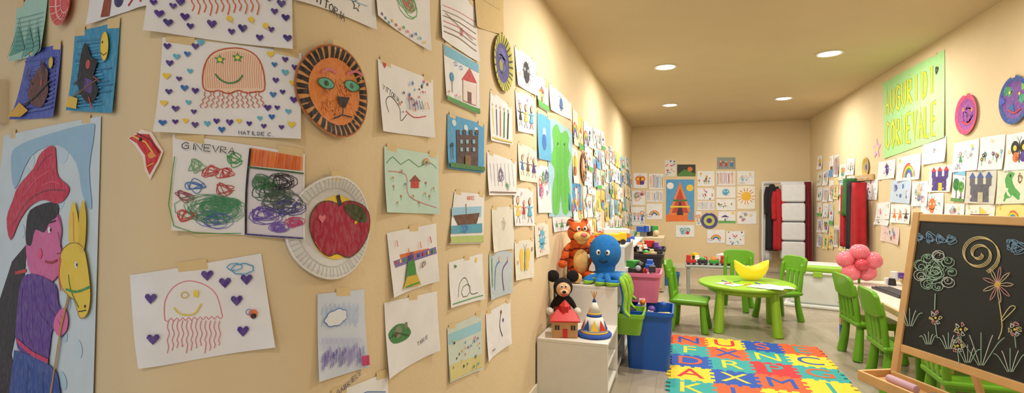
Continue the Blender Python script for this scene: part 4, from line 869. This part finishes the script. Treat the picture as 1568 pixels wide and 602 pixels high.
# ------------------------------------------------------------ foam mat
TL_=.29; cx0,cy0=-.083,4.76
T=(45,160,160); BLU=(30,80,175); RR=(210,40,50); OO=(228,92,42); YY=(238,205,48)
tcol=[[OO,YY,BLU,OO],[T,OO,T,YY],[BLU,T,RR,T],[YY,BLU,OO,YY],[T,OO,YY,BLU],[OO,YY,T,RR]]
lcol=[[BLU,RR,OO,T],[YY,BLU,YY,BLU],[OO,YY,T,OO],[RR,YY,BLU,T],[YY,BLU,RR,OO],[BLU,T,RR,YY]]
lets=['NUSE','FXNC','DRPG','AXMJ','KLBO','TWYZ']
mat=empty('foam_puzzle_mat',(0,0,0))
def edge(n=4,d=.014):
    q=[]; 
    for k in range(n*2):
        if k==0 or k==n*2-1: q+= [((k+.0)/(n*2),0),((k+1.)/(n*2),0)]
        else:
            sg=1 if k%2 else -1; q+=[((k+.12-.24*(sg>0))/(n*2),d*sg),((k+1-.12+.24*(sg>0))/(n*2),d*sg)]
    return q
EG=edge()
def fmat(c): return M('foam_%d_%d_%d'%c,c,.75,.03,30,.15,300)
def text_mesh(ch,size,mtl,parent,loc):
    cu=bpy.data.curves.new('t','FONT'); cu.body=ch; cu.size=size; cu.extrude=.001; cu.offset=0; cu.align_x='CENTER'; cu.align_y='CENTER'
    o=bpy.data.objects.new('t',cu); sc.collection.objects.link(o); bpy.context.view_layer.update()
    me=bpy.data.meshes.new_from_object(o.evaluated_get(bpy.context.evaluated_depsgraph_get())); bpy.data.objects.remove(o)
    me.materials.clear(); me.materials.append(mtl); q=bpy.data.objects.new('letter_'+ch,me); q.location=loc; return link(q,parent)
for j in range(6):
    for i in range(4):
        x0=cx0+i*TL_; y1=cy0-j*TL_; y0=y1-TL_
        pts=[]
        pts+=[(x0+TL_*t,y0+o) for t,o in EG]
        pts+=[(x0+TL_+o,y0+TL_*t) for t,o in EG]
        pts+=[(x0+TL_*t,y1+o) for t,o in reversed(EG)]
        pts+=[(x0+o,y0+TL_*t) for t,o in reversed(EG)]
        cl=[]
        for p in pts:
            if not cl or math.hypot(p[0]-cl[-1][0],p[1]-cl[-1][1])>1e-5: cl.append(p)
        if math.hypot(cl[0][0]-cl[-1][0],cl[0][1]-cl[-1][1])<1e-5: cl.pop()
        bm=bmesh.new(); vs=[bm.verts.new((p[0],p[1],.001)) for p in cl]; f=bm.faces.new(vs)
        ex=bmesh.ops.extrude_face_region(bm,geom=[f]); 
        for v in ex['geom']:
            if isinstance(v,bmesh.types.BMVert): v.co.z=.011
        fin('tile',bm,fmat(tcol[j][i]),mat)
        text_mesh(lets[j][i],.27,fmat(lcol[j][i]),mat,(x0+TL_/2,y0+TL_/2,.0115))
# ------------------------------------------------------------ easel
ew=M('easel_pine',(214,170,110),.5,.12,10)
ang=math.atan2(-.903,.43); e=empty('chalkboard_easel',(.953,2.754,0),ang)
Wd=.68; til=.16
def Y_(h): return til*(h-.554)
tl=math.atan(til)
def rail(x,h0,h1,w=.035,t=.022,nm='rail'): 
    l=(h1-h0)/math.cos(tl); box(nm,(w,t,l),(x,Y_((h0+h1)/2),(h0+h1)/2),ew,e,rot=(-tl,0,0),bevel=.004)
rail(0,0,1.19,nm='front_leg_1'); rail(Wd,0,1.19,nm='front_leg_2')
for h in (1.165,.565): box('cross_bar',(Wd-.035,.02,.035),(Wd/2,Y_(h),h),ew,e,rot=(-tl,0,0),bevel=.004)
box('lower_bar',(Wd-.035,.02,.035),(Wd/2,Y_(.3),.3),ew,e,rot=(-tl,0,0),bevel=.004)
bd=M('chalkboard_slate',(28,33,35),.55,.3,4,.1,300); box('board',(Wd-.035,.008,.57),(Wd/2,Y_(.865)+.002,.865),bd,e,rot=(-tl,0,0),bevel=0)
for x in (0,Wd):
    a0=Vector((x,Y_(1.17)+.03,1.17)); b0=Vector((x,.55,0)); l=(a0-b0).length; an=math.atan2(a0.y-b0.y,a0.z-b0.z); box('rear_leg',(.03,.02,l),((a0+b0)/2)[:],ew,e,rot=(-an,0,0),bevel=.004)
box('rear_bar',(Wd,.02,.03),(Wd/2,.44,.25),ew,e)
box('tray_floor',(Wd+.03,.16,.012),(Wd/2,-.1,.42),ew,e,bevel=.003); box('tray_lip',(Wd+.03,.014,.045),(Wd/2,-.18,.435),ew,e,bevel=.004); box('tray_end_1',(.016,.17,.045),(-.02,-.1,.435),ew,e,bevel=.003); box('tray_end_2',(.016,.17,.045),(Wd+.02,-.1,.435),ew,e,bevel=.003); box('tray_back',(Wd,.014,.045),(Wd/2,-.035,.435),ew,e,bevel=.003)
cone('chalk_roll',.017,.017,.14,(.12,-.1,.444),M('lilac_foam',(205,170,190),.7),e,rot=(0,math.pi/2,.0)); box('eraser',(.1,.05,.03),(.3,-.1,.441),M('felt_grey',(90,90,110),.8),e)
for i in range(4): cone('chalk_%d'%i,.006,.005,.07,(.4+.05*i,-.12+.02*(i%2),.432),cols6[(6,1,4,6)[i]],e,rot=(0,math.pi/2,.3*i),n=12,bevel=0)
exv=Vector((math.cos(ang),math.sin(ang),0)); yv=Vector((-math.sin(ang),math.cos(ang),0)); up=(yv*til+Vector((0,0,1))).normalized()
org=Vector((.953,2.754,.554))
nrm=exv.cross(up)
PL=Plane3(org+nrm*.0035,exv,up)
a=Art('chalk_marks',PL,[(1400,360),(1560,360),(1560,560),(1400,540)],sheet=False,tape=0,lift=0,off=.0012)
cg=(150,190,165); cw=(200,205,200); cyl=(215,205,140); cbl=(110,150,185); cpk=(215,150,150)
for q,r in (((1408,364),9),((1424,364),10),((1440,366),9),((1456,368),9),((1549,374),10),((1560,380),11)):
    a.scrib(q,r,1.2,12,1.1,cbl)
sp=[(1500+ (5+i*1.25)*math.cos(i*.55)*.9,389+(4+i*1.05)*math.sin(i*.55)) for i in range(26)]
for dx,c_ in ((0,cyl),(1.6,(225,190,120)),(-1.6,cyl)): a.stroke([(p[0]+dx,p[1]+dx) for p in sp],1.0,c_,sm=2)
for k in range(9):
    t=k*2*math.pi/9; a.loops((1431+24*math.cos(t),416+24*math.sin(t)),11,1,3,1.0,[cg,cw,cg][k%3])
a.loops((1431,416),14,1,5,1.0,cg); a.scrib((1431,416),22,1,14,.9,cg); a.stroke([(1433,450),(1432,475)],1.5,cg); 
for k in range(9):
    t=k*2*math.pi/9; a.stroke([(1529,436),(1529+14*math.cos(t+.15),436+18*math.sin(t+.15)),(1529+24*math.cos(t),436+28*math.sin(t)),(1529+14*math.cos(t-.15),436+18*math.sin(t-.15)),(1529,436)],1.0,[(225,200,170),cpk][k%2],sm=2)
a.scrib((1529,436),5,1,8,1,YE)
a.stroke([(1531,462),(1536,500),(1530,520)],1.3,cyl,sm=3); a.stroke([(1534,490),(1548,470),(1556,472),(1536,492)],1.2,cyl,sm=3)
for q in ((1434,487),(1473,505),(1556,505),(1469,530)):
    for k in range(6): a.scrib((q[0]+7*math.cos(k),q[1]+8*math.sin(k)),4.5,1,6,.9,[cyl,cw,cpk][k%3])
    a.circ(q,1.8,YE); a.stroke([(q[0],q[1]+10),(q[0]+2,q[1]+28)],1.2,cg)
for (x,y,s_) in ((1395,500,1),(1505,560,1.8),(1455,535,.9),(1550,570,1.3),(1485,556,1.0),(1425,528,.7)):
    for k in range(-2,3): a.stroke([(x+k*2,y),(x+k*7*s_,y-18*s_),(x+k*10*s_,y-28*s_+abs(k)*4)],1.1,cw if k%2 else cg,sm=3)
o=a.build(); o.parent=e; o.matrix_parent_inverse=(Matrix.Translation((.953,2.754,0))@Matrix.Rotation(ang,4,'Z')).inverted()
# ------------------------------------------------------------ hanging clothes
def cloth(name,e,x,y,ztop,h,w,d,mat,n=5,ph=0,sleeves=True):
    bm=bmesh.new(); rings=[]; N=40
    for j in range(13):
        t=j/12; z=ztop-h*t; sw=(.35+.65*min(1,(t/.12))**.6) if sleeves else 1
        rg=[]
        for i in range(N):
            a=2*math.pi*i/N; rp=1+(.05+.18*t)*math.sin(n*a+ph)
            rg.append(bm.verts.new((x+w/2*sw*rp*math.cos(a),y+d/2*(.5+.5*min(1,t*4))*rp*math.sin(a),z)))
        rings.append(rg)
    for a_,b_ in zip(rings,rings[1:]):
        for i in range(N): bm.faces.new((a_[i],a_[(i+1)%N],b_[(i+1)%N],b_[i]))
    bm.faces.new(rings[0]); bm.faces.new(rings[-1]); fin(name,bm,mat,e,smooth=True)
    if sleeves:
        for sx in (-1,1): tube(name+'_sleeve',[(x+sx*w*.36,y,ztop-.05),(x+sx*w*.5,y-.02,ztop-.2),(x+sx*w*.5,y-.04,ztop-.5)],[.035,.04,.035],mat,e)
fbk=M('fabric_black',(28,28,34),.9,.2); frd=M('fabric_red',(170,25,35),.85,.15); fdr=M('fabric_dark_red',(110,20,30),.85,.2); fwt=M('fabric_white',(212,215,220),.8,.05); fgr=M('fabric_green',(50,110,50),.85,.2)
e=empty('clothes_rack',(0,0,0)); st=M('rack_white_metal',(215,215,215),.4)
tube('rail',[(1.28,9.2,1.53),(1.65,9.2,1.53),(2.01,9.2,1.53)],.014,st,e)
for x in (1.29,2.005): tube('post',[(x,9.2,0),(x,9.2,.8),(x,9.2,1.54)],.014,st,e); box('foot',(.04,.4,.03),(x,9.2,.015),st,e)
cloth('white_drape',e,1.36,9.3,1.52,1.3,.14,.12,fwt,6,2,False); cloth('coat_black',e,1.43,9.2,1.5,1.1,.17,.2,fbk,5,0); cloth('coat_red',e,1.5,9.08,1.42,1.0,.13,.14,frd,4,1)
cloth('dark_red_drape',e,1.93,9.15,1.53,1.4,.12,.2,fdr,7,0,False)
box('organiser_back',(.34,.01,1.25),(1.71,9.1,.9),fwt,e,bevel=.003)
for k in range(4): box('organiser_pocket_%d'%k,(.34,.2,.29),(1.71,9.1,.42+.31*k),fwt,e,bevel=.03); 
e=empty('coat_hooks',(0,0,0)); box('hook_board',(.02,.6,.07),(2.03,6.85,1.5),dw,e)
for k in range(3): tube('hook_%d'%k,[(2.02,6.68+k*.18,1.5),(1.97,6.68+k*.18,1.49),(1.96,6.68+k*.18,1.52)],.006,st,e)
def ccoat(y,c,l,zt,w=.2): cloth('coat',e,1.93,y,zt,l,.14,w,c,5,y,False)
ccoat(6.66,frd,.85,1.44,.16); ccoat(6.84,fbk,.8,1.46,.17); ccoat(6.99,fgr,.45,1.5,.14); ccoat(7.08,frd,.75,1.42,.12)
# ------------------------------------------------------------ world, camera
w=bpy.data.worlds.new('world'); sc.world=w; w.use_nodes=True; bg=w.node_tree.nodes['Background']; bg.inputs[0].default_value=(.97,.98,1,1); bg.inputs[1].default_value=.75
cd=bpy.data.cameras.new('camera'); cd.sensor_width=36; cd.lens=36*F/1568; cd.shift_y=(HV-301)/1568; cd.clip_start=.01
co=bpy.data.objects.new('camera',cd); co.location=(0,0,H); co.rotation_euler=(math.pi/2,0,PS); link(co); sc.camera=co
try:
    sc.view_settings.view_transform='Standard'; sc.view_settings.look='None'
except Exception as ex: print(ex)
